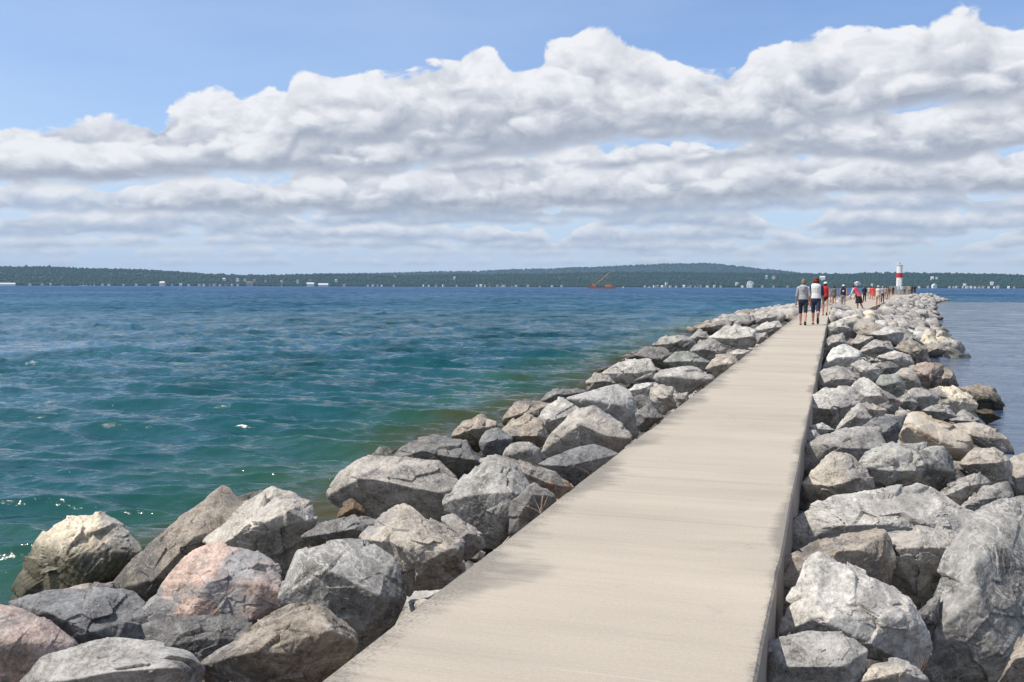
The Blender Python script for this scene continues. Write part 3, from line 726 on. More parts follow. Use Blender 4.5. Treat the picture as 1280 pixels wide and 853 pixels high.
# ------------------------------------------------------------------ water
def build_water():
    rs = np.random.RandomState(12)
    # rows: about one per pixel row of the photograph, out to the far shore; columns fan round the camera
    el = np.concatenate([np.linspace(86, 26, 40), np.linspace(25.5, 0.9, 820), np.geomspace(0.88, 0.0218, 150)])
    dist = (CAM_H - WATER) / np.tan(np.radians(el))
    az = np.concatenate([np.linspace(-180, -56, 50)[:-1], np.linspace(-56, 32, 1500), np.linspace(32, 180, 60)[1:]])
    D, A = np.meshgrid(dist, np.radians(az), indexing='ij')
    X = (D * np.sin(A)).ravel(); Y = (D * np.cos(A)).ravel(); Dr = D.ravel()
    # calm in the lee of the breakwater, choppy on the open side and past its end
    cx = (deck_l(Y) + deck_r(Y)) / 2
    lee = np.clip((X - cx) / 3.0, 0, 1) * np.clip((205 + (X - 14) * 0.05 - Y) / 25, 0, 1)
    lee = lee * lee * (3 - 2 * lee)
    amp = 1 - 0.88 * lee
    gx = np.zeros_like(X); gy = np.zeros_like(X); Z = np.zeros_like(X)
    group = 0.75 + 0.5 * fbm(np.stack([X * 0.07, Y * 0.07, X * 0], 1), 2)
    for k in range(70):
        lam = 0.24 * (4.4 / 0.24) ** (k / 69.0)
        th = R(283) + rs.normal(0, 0.34)                         # the wind comes in over the lake toward the pier
        kx, ky = math.cos(th) * 2 * math.pi / lam, math.sin(th) * 2 * math.pi / lam
        a = 0.0092 * lam ** 0.80 * rs.uniform(0.6, 1.3)
        ph = kx * X + ky * Y + rs.uniform(0, 6.28) + 0.8 * np.sin(0.11 * X / lam ** .3 + k) + 0.8 * np.sin(0.13 * Y / lam ** .3 + 2 * k)
        fade = np.clip(lam * 420 / Dr, 0, 1) ** 0.6
        aa = a * amp * group * fade * (0.92 + (0.55 if lam < 1.6 else 0.1) * np.clip((Dr - 12) / 20, 0, 1)) * (0.8 if lam < 0.5 else 1.0)
        s, c = np.sin(ph), np.cos(ph)
        Z += aa * s; gx -= aa * 0.7 * math.cos(th) * c * -1; gy -= aa * 0.7 * math.sin(th) * c * -1
    Z = np.where(Dr > 2500, Z * 0.2, Z)
    co = np.stack([X + gx, Y + gy, WATER + Z], 1)
    n, k = D.shape
    i = (np.arange(n - 1)[:, None] * k + np.arange(k - 1)[None]).ravel()
    f = np.stack([i, i + k, i + k + 1, i + 1], 1)[:, ::-1]
    me = np_mesh('water', co, f, MAT_WATER, True)
    sh = np.where(X < cx, shore_l(Y) - X, X - shore_r(Y)); sh = np.where((Y > 235) | (Y < -40), 40, sh)
    sh = sh + fbm(np.stack([X * 0.35, Y * 0.35, X * 0 + 4], 1), 3) * 1.6
    for nm, val in (('shore', np.clip(sh, -3, 60)), ('lee', lee)):
        at = me.attributes.new(nm, 'FLOAT', 'POINT'); at.data.foreach_set('value', val.astype(np.float32))
    o = bpy.data.objects.new('water', me); COL.objects.link(o); put(o, kind='structure')

def mat_water():
    m = Mat('lake_water')
    p = m.pos(); x, y, z = m.xyz(p)
    shore = V(m.nt, m.attr('shore', 'GEOMETRY').outputs['Fac']); lee = V(m.nt, m.attr('lee', 'GEOMETRY').outputs['Fac'])
    n = m.noise(m.vec(x * 0.05, y * 0.02, 0), 1.0, 4, 0.6)
    dist = (x * x + y * y).pw(0.5)
    col = m.mix(dist.lin(12.0, 120.0), W_NEAR, W_MID)
    col = m.mix((dist + (n - 0.5) * 260).lin(70.0, 480.0), col, W_FAR)
    col = m.mix(((shore * -1.0).lin(-3.6, -0.2)) * (1.0 - lee), col, W_SHOAL)
    col = m.mix(((shore * -1.0).lin(-1.5, 0.3)), col, (0.060, 0.055, 0.022))
    col = m.mix(lee * 0.85, col, W_LEE)
    gust = m.noise(m.vec(x * 0.022 + y * 0.004, y * 0.010 - x * 0.003, 0), 1.0, 10, 0.74)
    gust2 = m.noise(m.vec(x * 0.30 + y * 0.05, y * 0.16 - x * 0.03, 7.0), 1.0, 6, 0.72)
    g = ((gust - 0.5) * 3.4 + (gust2 - 0.5) * 4.2 + 0.95).mx(0.12).mn(2.4)
    gl = (g - 1.0) * dist.lin(8.0, 40.0, 0.15, 1.0) * (1.0 - lee * 0.75) + 1.0
    sc = m.new('ShaderNodeVectorMath'); sc.operation = 'SCALE'; m.nt.links.new(col, sc.inputs[0]); m.link((gl - 1.0) * 0.5 + 1.0, sc.inputs['Scale']); col = sc.outputs[0]
    rip = m.noise(m.vec(x * 1.0 - y * 0.4, y * 1.5, z), 2.6, 5, 0.62, 0.3)
    rip2 = m.noise(m.vec(x * 0.5, y * 0.9, 0), 1.0, 5, 0.6, 0.2)
    rip3 = m.noise(m.vec(x * 1.0 - y * 0.3, y * 1.6, z), 7.5, 4, 0.6, 0.3)
    h = rip3 * 0.006 * (1.0 - lee * 0.7) + rip * (dist.lin(10.0, 30.0, 0.028, 0.060)) * (1.0 - lee * 0.6) + rip2 * 0.13 * (1.0 - lee * 0.82)
    far = m.noise(m.vec(x * 0.16, y * 0.05, 0), 1.0, 5, 0.65)
    h = h + far * dist.lin(60.0, 600.0, 0.0, 2.6) * (1.0 - lee * 0.85)
    nrm = m.bump(h, 1.0, 1.0)
    ge = m.new('ShaderNodeNewGeometry'); dt = m.new('ShaderNodeVectorMath'); dt.operation = 'DOT_PRODUCT'
    m.nt.links.new(ge.outputs['Incoming'], dt.inputs[0]); m.nt.links.new(nrm, dt.inputs[1])
    floor_ = dist.lin(12.0, 130.0, 0.05, 0.27) * (1.0 - lee) + lee * 0.055      # unresolved chop turns its faces to the viewer
    ct = V(m.nt, dt.outputs['Value']).ab().mx(floor_)
    fres = (((1.0 - ct).pw(5.0)) * 0.97 + 0.025) * gl
    df = m.new('ShaderNodeBsdfDiffuse'); m.nt.links.new(col, df.inputs['Color'])
    gs = m.new('ShaderNodeBsdfGlossy'); m.link(dist.lin(30.0, 400.0, 0.07, 0.30) * (1.0 - lee * 0.5), gs.inputs['Roughness']); m.nt.links.new(nrm, gs.inputs['Normal'])
    mx = m.new('ShaderNodeMixShader'); m.link(fres.mn(1.0), mx.inputs[0]); m.nt.links.new(df.outputs[0], mx.inputs[1]); m.nt.links.new(gs.outputs[0], mx.inputs[2])
    m.nt.links.new(mx.outputs[0], m.out.inputs['Surface'])
    return m.m
W_NEAR, W_MID, W_FAR, W_SHOAL, W_LEE = (0.008, 0.066, 0.070), (0.006, 0.080, 0.135), (0.008, 0.062, 0.150), (0.030, 0.085, 0.045), (0.038, 0.075, 0.150)
MAT_WATER = mat_water()
build_water()

# ------------------------------------------------------------------ the rest of the rubble slope
def random_hull(rs):
    d = rs.normal(size=(16, 3)); d /= np.linalg.norm(d, axis=1)[:, None]
    return d * np.array([rs.uniform(0.8, 1.25), rs.uniform(0.7, 1.1), rs.uniform(0.5, 0.85)])
_rs = np.random.RandomState(77)
VARIANT = [rock_mesh('boulder', random_hull(_rs), 0.9, MAT_ROCK, 4, _rs, 40.0, 0.9, 8) for _ in range(12)]
VARIANT_FINE = [rock_mesh('boulder', random_hull(_rs), 0.9, MAT_ROCK, 6, _rs, 40.0, 0.9, 8) for _ in range(6)]
NEUTRAL = ['grey', 'grey', 'warm', 'pale', 'pale', 'tan', 'speckled', 'vein', 'brown', 'slate', 'pitted', 'cream']
FARTONE = ['pale', 'pale', 'pale', 'warm', 'cream', 'tan', 'white', 'speckled', 'grey']
def lay_boulder(me, p, r, rs, tones, label, group):
    o = bpy.data.objects.new('boulder', me); COL.objects.link(o); o.location = p
    o.scale = (r, r, r * rs.uniform(0.85, 1.1)); o.rotation_euler = (rs.normal(0, 0.35), rs.normal(0, 0.35), rs.uniform(0, 6.28))
    tint(o, tones[rs.randint(len(tones))], rs)
    return put(o, label, 'boulder', group)
def fill_stones():
    rs = np.random.RandomState(31); n = 0
    for k in range(4000):
        if n >= 74: break
        y = rs.uniform(2.2, 26) if k % 2 else rs.uniform(2.2, 48); left = rs.rand() < 0.45
        l, r = deck_l(y), deck_r(y)
        x = rs.uniform(shore_l(y) - 0.3, l - 0.35) if left else rs.uniform(r + 0.3, shore_r(y) + 0.3)
        z = env(x, y) - rs.uniform(0.40, 0.58)
        q = np.array([x, y, z + 0.3]) - CAM; w = q @ FW
        px, py = 640 + F * (q @ RT) / w, 426.5 - F * (q @ UP) / w
        if w < 1 or px < -20 or px > 1300 or py > 880: continue
        if any((x - u[0]) ** 2 + (y - u[1]) ** 2 < 0.5 for u in FILLED): continue
        FILLED.append((x, y)); n += 1
        lay_boulder(VARIANT_FINE[n % 6], (x, y, z), rs.uniform(0.30, 0.46), rs, NEUTRAL[:9] + ['dark', 'slate', 'dark'],
                    'stone wedged deep in a gap between the bigger boulders' + (' on the open lake side' if left else ' on the calm water side'), 'stones wedged between the big boulders ' + ('lakeside' if left else 'calm side'))
FILLED = []
fill_stones()
def rubble():
    rs = np.random.RandomState(93); d, f = ico(3); V_, F_, n = [], [], 0
    for k in range(1500):
        y = 2.0 + 32 * rs.rand() ** 1.6; left = rs.rand() < 0.5; l, r = deck_l(y), deck_r(y)
        x = rs.uniform(shore_l(y), l - 0.12) if left else rs.uniform(r + 0.12, shore_r(y))
        q = rs.uniform(0.05, 0.17); z = env(x, y) - rs.uniform(0.30, 0.55)
        if (l - x if left else x - r) < 0.35: z = env(x, y) - rs.uniform(0.22, 0.34)
        N, Dp = hull_planes(random_hull(rs)); w = np.maximum(d @ N.T, 0) / Dp; p = d / w.max(1)[:, None] * q
        V_.append(p * (1 + fbm(p * (4 / q) + k, 2)[:, None] * 0.1) + (x, y, z)); F_.append(f + n); n += len(d)
    me = np_mesh('rubble', np.concatenate(V_), np.concatenate(F_), MAT_ROCK, False)
    o = bpy.data.objects.new('rubble', me); COL.objects.link(o); tint(o, 'warm', rs)
    put(o, 'small broken stones and gravel caught in the gaps between the boulders', 'rubble', kind='stuff')
rubble()

def far_slope():
    rs = np.random.RandomState(41); spots = []
    for side in (0, 1):
        y = 57.0 if side == 0 else 40.0
        while y < 228:
            step = 0.72 + y * 0.0012
            end = max(0, y - 214) * 0.9
            if side == 0: a, b = shore_l(y) - 0.3 + end, deck_l(y) - 0.35
            else: a, b = deck_r(y) + 0.35, shore_r(y) + 0.3 - end
            if y > 216: a, b = (a, (a + b) / 2 + 6) if side == 0 else ((a + b) / 2 - 6, b)
            n = max(1, int((b - a) / 0.85))
            for i in range(n):
                x = a + (b - a) * (i + rs.uniform(0.1, 0.9)) / n; yy = y + rs.uniform(-0.4, 0.4)
                z = env(x, yy) - 0.12 + rs.uniform(-0.10, 0.14) if y < 216 else -0.25 - (y - 216) * 0.08 + rs.uniform(-.15, .15)
                r = min(0.9, rs.lognormal(-0.62, 0.25))
                if deck_l(yy) - 0.1 < x + r * 0.5 and x - r * 0.5 < deck_r(yy) + 0.1 and yy < 216: z -= 0.18 if yy < 54 or side == 0 else -0.06
                spots.append((yy, x, z, r, side))
            y += step
    spots.sort(key=lambda s: s[0] + (25 if s[4] == 0 else 0))
    n_ind = 300 - len(BOULDERS) - len(FILLED) - 2
    V_, F_, base = [], [], 0
    pool = []
    for _ in range(24):
        h = random_hull(rs); N, Dp = hull_planes(h); d, f = ico(3)
        q = np.maximum(d @ N.T, 0) / Dp; p = d / (q.max(1)[:, None]); p = p * (1 + cells(p * 2 + rs.uniform(0, 99, 3), 0.2)[:, None] + fbm(p * 3 + rs.uniform(0, 99, 3), 2)[:, None] * 0.06)
        pool.append(p)
    for i, (y, x, z, r, side) in enumerate(spots):
        if i < n_ind:
            where = 'on the open lake side' if side == 0 else 'on the calm water side'
            stretch = 'level with the strolling people' if y > 62 or side == 0 else 'just before the walkway widens'
            lay_boulder(VARIANT[rs.randint(12)], (x, y, z), r, rs, FARTONE, 'sunlit boulder %s of the breakwater %s' % (where, stretch), 'boulders %s %s' % (where, stretch))
        else:
            a = rs.uniform(0, 6.28); c, s = math.cos(a), math.sin(a)
            p = pool[rs.randint(24)] * r; p = np.stack([p[:, 0] * c - p[:, 1] * s, p[:, 0] * s + p[:, 1] * c, p[:, 2]], 1) + (x, y, z)
            V_.append(p); F_.append(ico(3)[1] + base); base += len(p)
    me = np_mesh('riprap', np.concatenate(V_), np.concatenate(F_), MAT_FAR, True)
    o = bpy.data.objects.new('riprap', me); COL.objects.link(o)
    put(o, 'mass of sunlit boulders along the distant end of the breakwater', 'boulders', kind='stuff')
def mat_far():
    m = Mat('distant_rubble'); p = m.pos()
    c = m.voro(p, 0.9); n = m.noise(p, 0.7, 5, 0.7); k = m.noise(p, 6.0, 5, 0.7)
    col = m.mix(n.step(0.35, 0.65), (0.22, 0.205, 0.188), (0.50, 0.465, 0.42))
    col = m.mix(k.step(0.5, 0.75) * 0.6, col, (0.14, 0.13, 0.12))
    zz = m.xyz(p)[2]
    col = m.mix((zz + (k - 0.5) * 0.3).lin(WATER + 0.1, WATER + 0.35, 1.0, 0.0), col, (0.06, 0.052, 0.03))
    m.bsdf(col, 0.85, m.bump(k, 0.05), 0.2); return m.m
MAT_FAR = mat_far()
far_slope()

# ------------------------------------------------------------------ hills across the bay
def tabpx(pts, k=1):
    A = sorted((azel(x, y)) for x, y in pts); A = np.array(A); return lambda a: np.interp(a, A[:, 0], A[:, 1])
NEAR_RIDGE = tabpx([(-500, 334), (-200, 331), (0, 332.5), (60, 332), (130, 334.5), (200, 336.5), (260, 341), (300, 343), (345, 343), (400, 341), (470, 342), (560, 341), (640, 341), (720, 340), (800, 339), (880, 339.5), (950, 340), (1030, 342), (1080, 340), (1130, 339.5), (1180, 340.5), (1230, 341), (1280, 342), (1500, 340), (1800, 344)])
FAR_RIDGE = tabpx([(250, 348), (400, 342), (470, 340.5), (550, 338.5), (600, 338), (660, 335.5), (720, 333.5), (780, 331.5), (830, 328.6), (870, 328), (910, 330), (950, 335), (990, 339), (1030, 342), (1150, 348)])
SHORE_D = 3100.0
def near_height(a, t):
    top = CAM_H + (SHORE_D + 900) * np.tan(np.radians(NEAR_RIDGE(a))) - 9
    s = np.clip(t, 0, 1)
    return WATER + 0.5 + (top - WATER) * (0.10 * np.minimum(s * 6, 1) + 0.90 * s ** 1.35) - np.clip(t - 1, 0, 9) * 60
def sector(name, a0, a1, na, ds, hf, mat):
    az = np.linspace(a0, a1, na); A, T = np.meshgrid(az, ds, indexing='ij')
    D = SHORE_D + T * 900 if name == 'hills' else 5200 + T * 1500
    A_, T_, D_ = A.ravel(), T.ravel(), D.ravel()
    X, Y = D_ * np.sin(np.radians(A_)), D_ * np.cos(np.radians(A_))
    Z = hf(A_, T_) + fbm(np.stack([X * 0.004, Y * 0.004, X * 0], 1), 3) * 6 * np.clip(T_ * 3, 0, 1)
    k = len(ds); i = (np.arange(na - 1)[:, None] * k + np.arange(k - 1)[None]).ravel()
    me = np_mesh(name, np.stack([X, Y, Z], 1), np.stack([i, i + 1, i + k + 1, i + k], 1), mat, True)
    o = bpy.data.objects.new(name, me); COL.objects.link(o); put(o, kind='structure'); return o
def mat_forest():
    m = Mat('summer_woods'); p = m.pos()
    n = m.noise(p, 0.006, 5, 0.6); k = m.noise(p, 0.05, 4, 0.6); q = m.noise(p, 0.4, 3, 0.6)
    col = m.mix(n * 0.5 + k * 0.5 + (q - 0.5) * 0.4, (0.010, 0.034, 0.026), (0.034, 0.072, 0.042))
    m.bsdf(col, 0.95, None, 0.05); return m.m
MAT_WOODS = mat_forest()
def far_height(a, t):
    top = CAM_H + 6700 * np.tan(np.radians(FAR_RIDGE(a))) - 10
    return 0 + top * np.clip(t, 0, 1) ** 0.8 - np.clip(t - 1, 0, 9) * 80
sector('hills', -62, 40, 900, np.concatenate([np.linspace(0, 1, 24), [1.15, 1.5]]), near_height, MAT_WOODS)
sector('distant_hill', -36, 8, 500, np.concatenate([np.linspace(0, 1, 20), [1.15, 1.5]]), far_height, MAT_WOODS)
def woods(name, n, a0, a1, d0, dk, hf, r0, r1, seed, label, lv=1):
    rs = np.random.RandomState(seed)
    d, f = ico(lv); V_ = np.empty((n * len(d), 3), np.float32); base = np.arange(n) * len(d)
    az = rs.uniform(a0, a1, n); t = rs.rand(n) ** 1.1 * 1.05; t[: n // 6] = rs.uniform(0.01, 0.05, n // 6); t[-n // 5:] = rs.uniform(0.9, 1.02, n - (n - n // 5))
    z = hf(az, t); D = d0 + t * dk; x, y = D * np.sin(np.radians(az)), D * np.cos(np.radians(az))
    z = z + fbm(np.stack([x * 0.004, y * 0.004, x * 0], 1), 3) * 6 * np.clip(t * 3, 0, 1)
    r = rs.uniform(r0, r1, n) * np.where(rs.rand(n) < 0.12, 1.35, 1.0); tall = rs.uniform(0.8, 1.5, n)
    shp = [d * (1 + fbm(d * 1.7 + k * 9, 3)[:, None] * 0.55) for k in range(12)]
    for i in range(n):
        s = shp[i % 12]; V_[i * len(d):(i + 1) * len(d)] = s * (r[i], r[i], r[i] * tall[i]) + (x[i], y[i], z[i] + r[i] * 0.3)
    F_ = (f[None] + base[:, None, None]).reshape(-1, 3)
    me = np_mesh(name, V_, F_, MAT_WOODS, True); o = bpy.data.objects.new(name, me); COL.objects.link(o); put(o, label, 'woods', kind='stuff')
woods('woods', 20000, -48, 24, SHORE_D, 900, near_height, 2.8, 4.8, 51, 'dark green woods covering the far shore and its low ridge')
woods('distant_woods', 7000, -34, 6, 5200, 1500, far_height, 3.5, 6.5, 52, 'blue green woods on the highest far hill')

# ------------------------------------------------------------------ houses, boats and the crane barge on the far shore
M_WALLS = [plain('white_siding', (0.84, 0.83, 0.81), 0.7, 0.05), plain('cream_siding', (0.62, 0.56, 0.45), 0.7, 0.05), plain('grey_siding', (0.42, 0.43, 0.44), 0.7, 0.05)]
M_ROOFS = [plain('grey_shingles', (0.16, 0.16, 0.17), 0.85), plain('brown_shingles', (0.17, 0.11, 0.08), 0.85), plain('pale_roof', (0.66, 0.66, 0.66), 0.7)]
M_GLASS = plain('dark_glass', (0.03, 0.035, 0.04), 0.15)
def house(px, w, h, up, rs, name='house', label=None, group=None, wall=None, roof=None, long=False):
    a = azel(px, 350)[0]; t = 0.006 if up is None else None
    if up is None: D, z = SHORE_D - 14 + rs.uniform(-4, 4), WATER + 0.6
    else:
        best = min(np.linspace(0.03, 1.0, 80), key=lambda q: abs(near_height(np.array([a]), q)[0] + 12 - (CAM_H + (SHORE_D + 900 * q) * math.tan(R(azel(px, up)[1])))))
        D, z = SHORE_D + 900 * best - 14, near_height(np.array([a]), best)[0] + 5
    x, y = D * math.sin(R(a)), D * math.cos(R(a)); d = w * rs.uniform(0.6, 0.9) if not long else 12.0
    zb = -6.0 if up is not None else -1.0; hw, hd = w / 2, d / 2; rh = h + min(w, d) * rs.uniform(0.3, 0.42)
    if rs.rand() < 0.5 or long:      # ridge along x
        v = [(-hw, -hd, zb), (hw, -hd, zb), (hw, hd, zb), (-hw, hd, zb), (-hw, -hd, h), (hw, -hd, h), (hw, hd, h), (-hw, hd, h), (-hw, 0, rh), (hw, 0, rh)]
        f = [(0, 1, 5, 4), (1, 2, 6, 9, 5), (2, 3, 7, 6), (3, 0, 4, 8, 7), (4, 5, 9, 8), (6, 7, 8, 9)]
    else:
        v = [(-hw, -hd, zb), (hw, -hd, zb), (hw, hd, zb), (-hw, hd, zb), (-hw, -hd, h), (hw, -hd, h), (hw, hd, h), (-hw, hd, h), (0, -hd, rh), (0, hd, rh)]
        f = [(0, 1, 5, 8, 4), (1, 2, 6, 5), (2, 3, 7, 9, 6), (3, 0, 4, 7), (5, 6, 9, 8), (7, 4, 8, 9)]
    idx = [0, 0, 0, 0, 1, 1]
    for k in range(max(1, int(w / 4))):     # windows facing the bay
        u = -hw + (k + 0.5) * w / max(1, int(w / 4)); b = len(v)
        v += [(u - .7, -hd - .04, h * .3), (u + .7, -hd - .04, h * .3), (u + .7, -hd - .04, h * .7), (u - .7, -hd - .04, h * .7)]; f.append((b, b + 1, b + 2, b + 3)); idx.append(2)
    o = mesh_obj(name, v, f, [wall or M_WALLS[rs.randint(3) if rs.rand() < .5 else 0], roof or M_ROOFS[rs.randint(3)], M_GLASS], loc=(x, y, z), mat_idx=idx)
    o.rotation_euler = (0, 0, -R(a) + rs.normal(0, 0.25) * (0 if long else 1))
    return put(o, label or 'small pale house among the trees of the far shore', 'house', group or 'small houses along the far shore')
_rh = np.random.RandomState(61)
for px in [37, 53, 63, 128, 136, 154, 170, 186, 215, 226, 236, 249, 255, 262, 268, 275, 282, 290, 297, 352, 430, 460, 466, 472, 477, 492, 529, 536, 545, 554, 571, 596, 601, 606, 622, 630, 645, 660, 690, 702, 806, 818, 822, 828, 832, 838, 845, 855, 863, 869, 876, 884, 893, 901, 928, 953, 967, 985, 1149, 1160, 1187, 1192, 1196, 1204, 1209, 1214, 1219, 1224, 1229, 1236, 1243, 1248, 1261, 1268]:
    house(px, _rh.uniform(4.5, 8), _rh.uniform(3.5, 5.5), None, _rh)
for px, py in [(280, 348), (297, 348), (306, 348.5), (318, 349), (332, 350), (352, 350), (372, 350), (388, 349), (420, 349), (494, 344), (568, 346), (833, 353), (921, 353), (958, 345), (967, 345), (1070, 354), (1090, 354), (1165, 346), (1171, 346), (1206, 354), (1240, 352)]:
    house(px, _rh.uniform(6, 10), _rh.uniform(4, 6), py, _rh, group='houses on the wooded slope across the bay', label='small pale house up on the wooded slope across the bay')
house(312, 19, 9, None, _rh, label='broad grey roofed house near the long white hotel on the far shore', wall=M_WALLS[2], group='notable far buildings')
house(203, 15, 9, None, _rh, label='cream building with a pointed roof on the far shore', wall=M_WALLS[1], group='notable far buildings')
house(9, 40, 3.6, None, _rh, label='long low white building at the outermost end of the far shore', wall=M_WALLS[0], roof=M_ROOFS[2], long=True, group='notable far buildings')
house(388, 22, 7, None, _rh, label='long white hotel with pale roof on the far shore', wall=M_WALLS[0], roof=M_ROOFS[2], long=True, group='notable far buildings', name='hotel')
house(404, 30, 4.5, None, _rh, label='low white wing standing beside the long white hotel', wall=M_WALLS[0], roof=M_ROOFS[2], long=True, group='notable far buildings', name='hotel')
house(1072, 15, 7, 353.5, _rh, label='wide white villa on the slope behind the crowd', wall=M_WALLS[0], roof=M_ROOFS[2], group='notable far buildings')
house(1028, 17, 6, 346.5, _rh, label='wide pale house high on the slope above the women walking', wall=M_WALLS[0], roof=M_ROOFS[2], group='notable far buildings')
house(937, 17, 9, None, _rh, label='white house with a tall gable on the far shore, biggest beneath the high hill', wall=M_WALLS[0], group='notable far buildings')
house(938, 17, 6, 352.5, _rh, label='wide white house on the slope above the tall gabled one', wall=M_WALLS[0], roof=M_ROOFS[2], group='notable far buildings')
house(1168, 12, 8, None, _rh, label='bright white boathouse on the shore beyond the lighthouse', wall=M_WALLS[0], roof=M_ROOFS[2], group='notable far buildings', name='boathouse')

def box(x0, x1, y0, y1, z0, z1):
    v = [(x0, y0, z0), (x1, y0, z0), (x1, y1, z0), (x0, y1, z0), (x0, y0, z1), (x1, y0, z1), (x1, y1, z1), (x0, y1, z1)]
    return v, [(0, 3, 2, 1), (4, 5, 6, 7), (0, 1, 5, 4), (1, 2, 6, 5), (2, 3, 7, 6), (3, 0, 4, 7)]
def bevel(o, w, seg=2):
    bm = bmesh.new(); bm.from_mesh(o.data); bmesh.ops.bevel(bm, geom=bm.edges[:], offset=w, segments=seg, affect='EDGES', profile=0.7); bm.to_mesh(o.data); bm.free()
def join_geo(parts):
    v, f = [], []
    for a, b in parts:
        k = len(v); v += list(a); f += [tuple(i + k for i in q) for q in b]
    return v, f
def bar(p0, p1, r, n=6):
    p0, p1 = Vector(p0), Vector(p1); a = (p1 - p0).normalized(); u = a.orthogonal().normalized(); w = a.cross(u)
    v = [tuple(p + (u * math.cos(2 * math.pi * k / n) + w * math.sin(2 * math.pi * k / n)) * r) for p in (p0, p1) for k in range(n)]
    return v, [(k, (k + 1) % n, n + (k + 1) % n, n + k) for k in range(n)] + [tuple(range(n - 1, -1, -1)), tuple(range(n, 2 * n))]
M_BOAT = plain('white_gelcoat', (0.78, 0.78, 0.77), 0.3, 0.03); M_MAST = plain('aluminium_mast', (0.62, 0.62, 0.62), 0.35, 0.05)
def hull_geo(L, W, H):
    v, f = [], []; st = [(-.5, .75, 1), (-.2, 1, 1), (.15, .9, 1.05), (.38, .5, 1.15), (.5, .03, 1.25)]
    for (u, w, h) in st: v += [(-W / 2 * w, u * L, H * h), (-W / 2 * w * .6, u * L, 0), (W / 2 * w * .6, u * L, 0), (W / 2 * w, u * L, H * h)]
    for i in range(4):
        for j in range(4): f.append((i * 4 + j, i * 4 + (j + 1) % 4, i * 4 + 4 + (j + 1) % 4, i * 4 + 4 + j))
    f += [(0, 1, 2, 3), (19, 18, 17, 16)]
    return v, f
def sailboat(px, D, i):
    a = azel(px, 358)[0]; x, y = D * math.sin(R(a)), D * math.cos(R(a))
    e = empty('sailboat', (x, y, WATER - 0.1), 0.6 + i)
    mesh_obj('hull', *hull_geo(9, 3, 1.2), M_BOAT, e)
    mesh_obj('mast', *join_geo([bar((0, 0.8, 1.2), (0, 0.8, 12.5), 0.22), bar((0, .7, 2.6), (0, -3.6, 2.5), .18)]), M_MAST, e)
    mesh_obj('cabin', *box(-.9, .9, -1.5, 2.2, 1.15, 1.9), M_BOAT, e)
    put(e, 'white sailboat with a bare mast moored along the far shore', 'sailboat', 'sailboats moored across the bay')
for i, (px, D) in enumerate([(100, 3020), (104, 2980), (108, 3010), (113, 3000), (118, 3030), (78, 3000), (612, 3010), (627, 3020), (640, 3000), (1080, 2950), (860, 3000), (872, 3010), (886, 2990)]): sailboat(px, D, i)
def motorboat(px, D, i, label):
    a = azel(px, 358)[0]; x, y = D * math.sin(R(a)), D * math.cos(R(a)); e = empty('motorboat', (x, y, WATER - 0.1), 1.4 + i)
    mesh_obj('hull', *hull_geo(8, 2.8, 1.1), M_BOAT, e); mesh_obj('cabin', *box(-1, 1, -1.2, 1.6, 1.1, 2.5), M_BOAT, e)
    put(e, label, 'motorboat')
motorboat(812, 1900, 0, 'white motorboat on the water on the shoreward side of the red crane barge')
motorboat(675, 2300, 1, 'white motorboat afloat between the white hotel and the crane barge')
motorboat(779, 1500, 2, 'small white boat close by the stern of the crane barge')

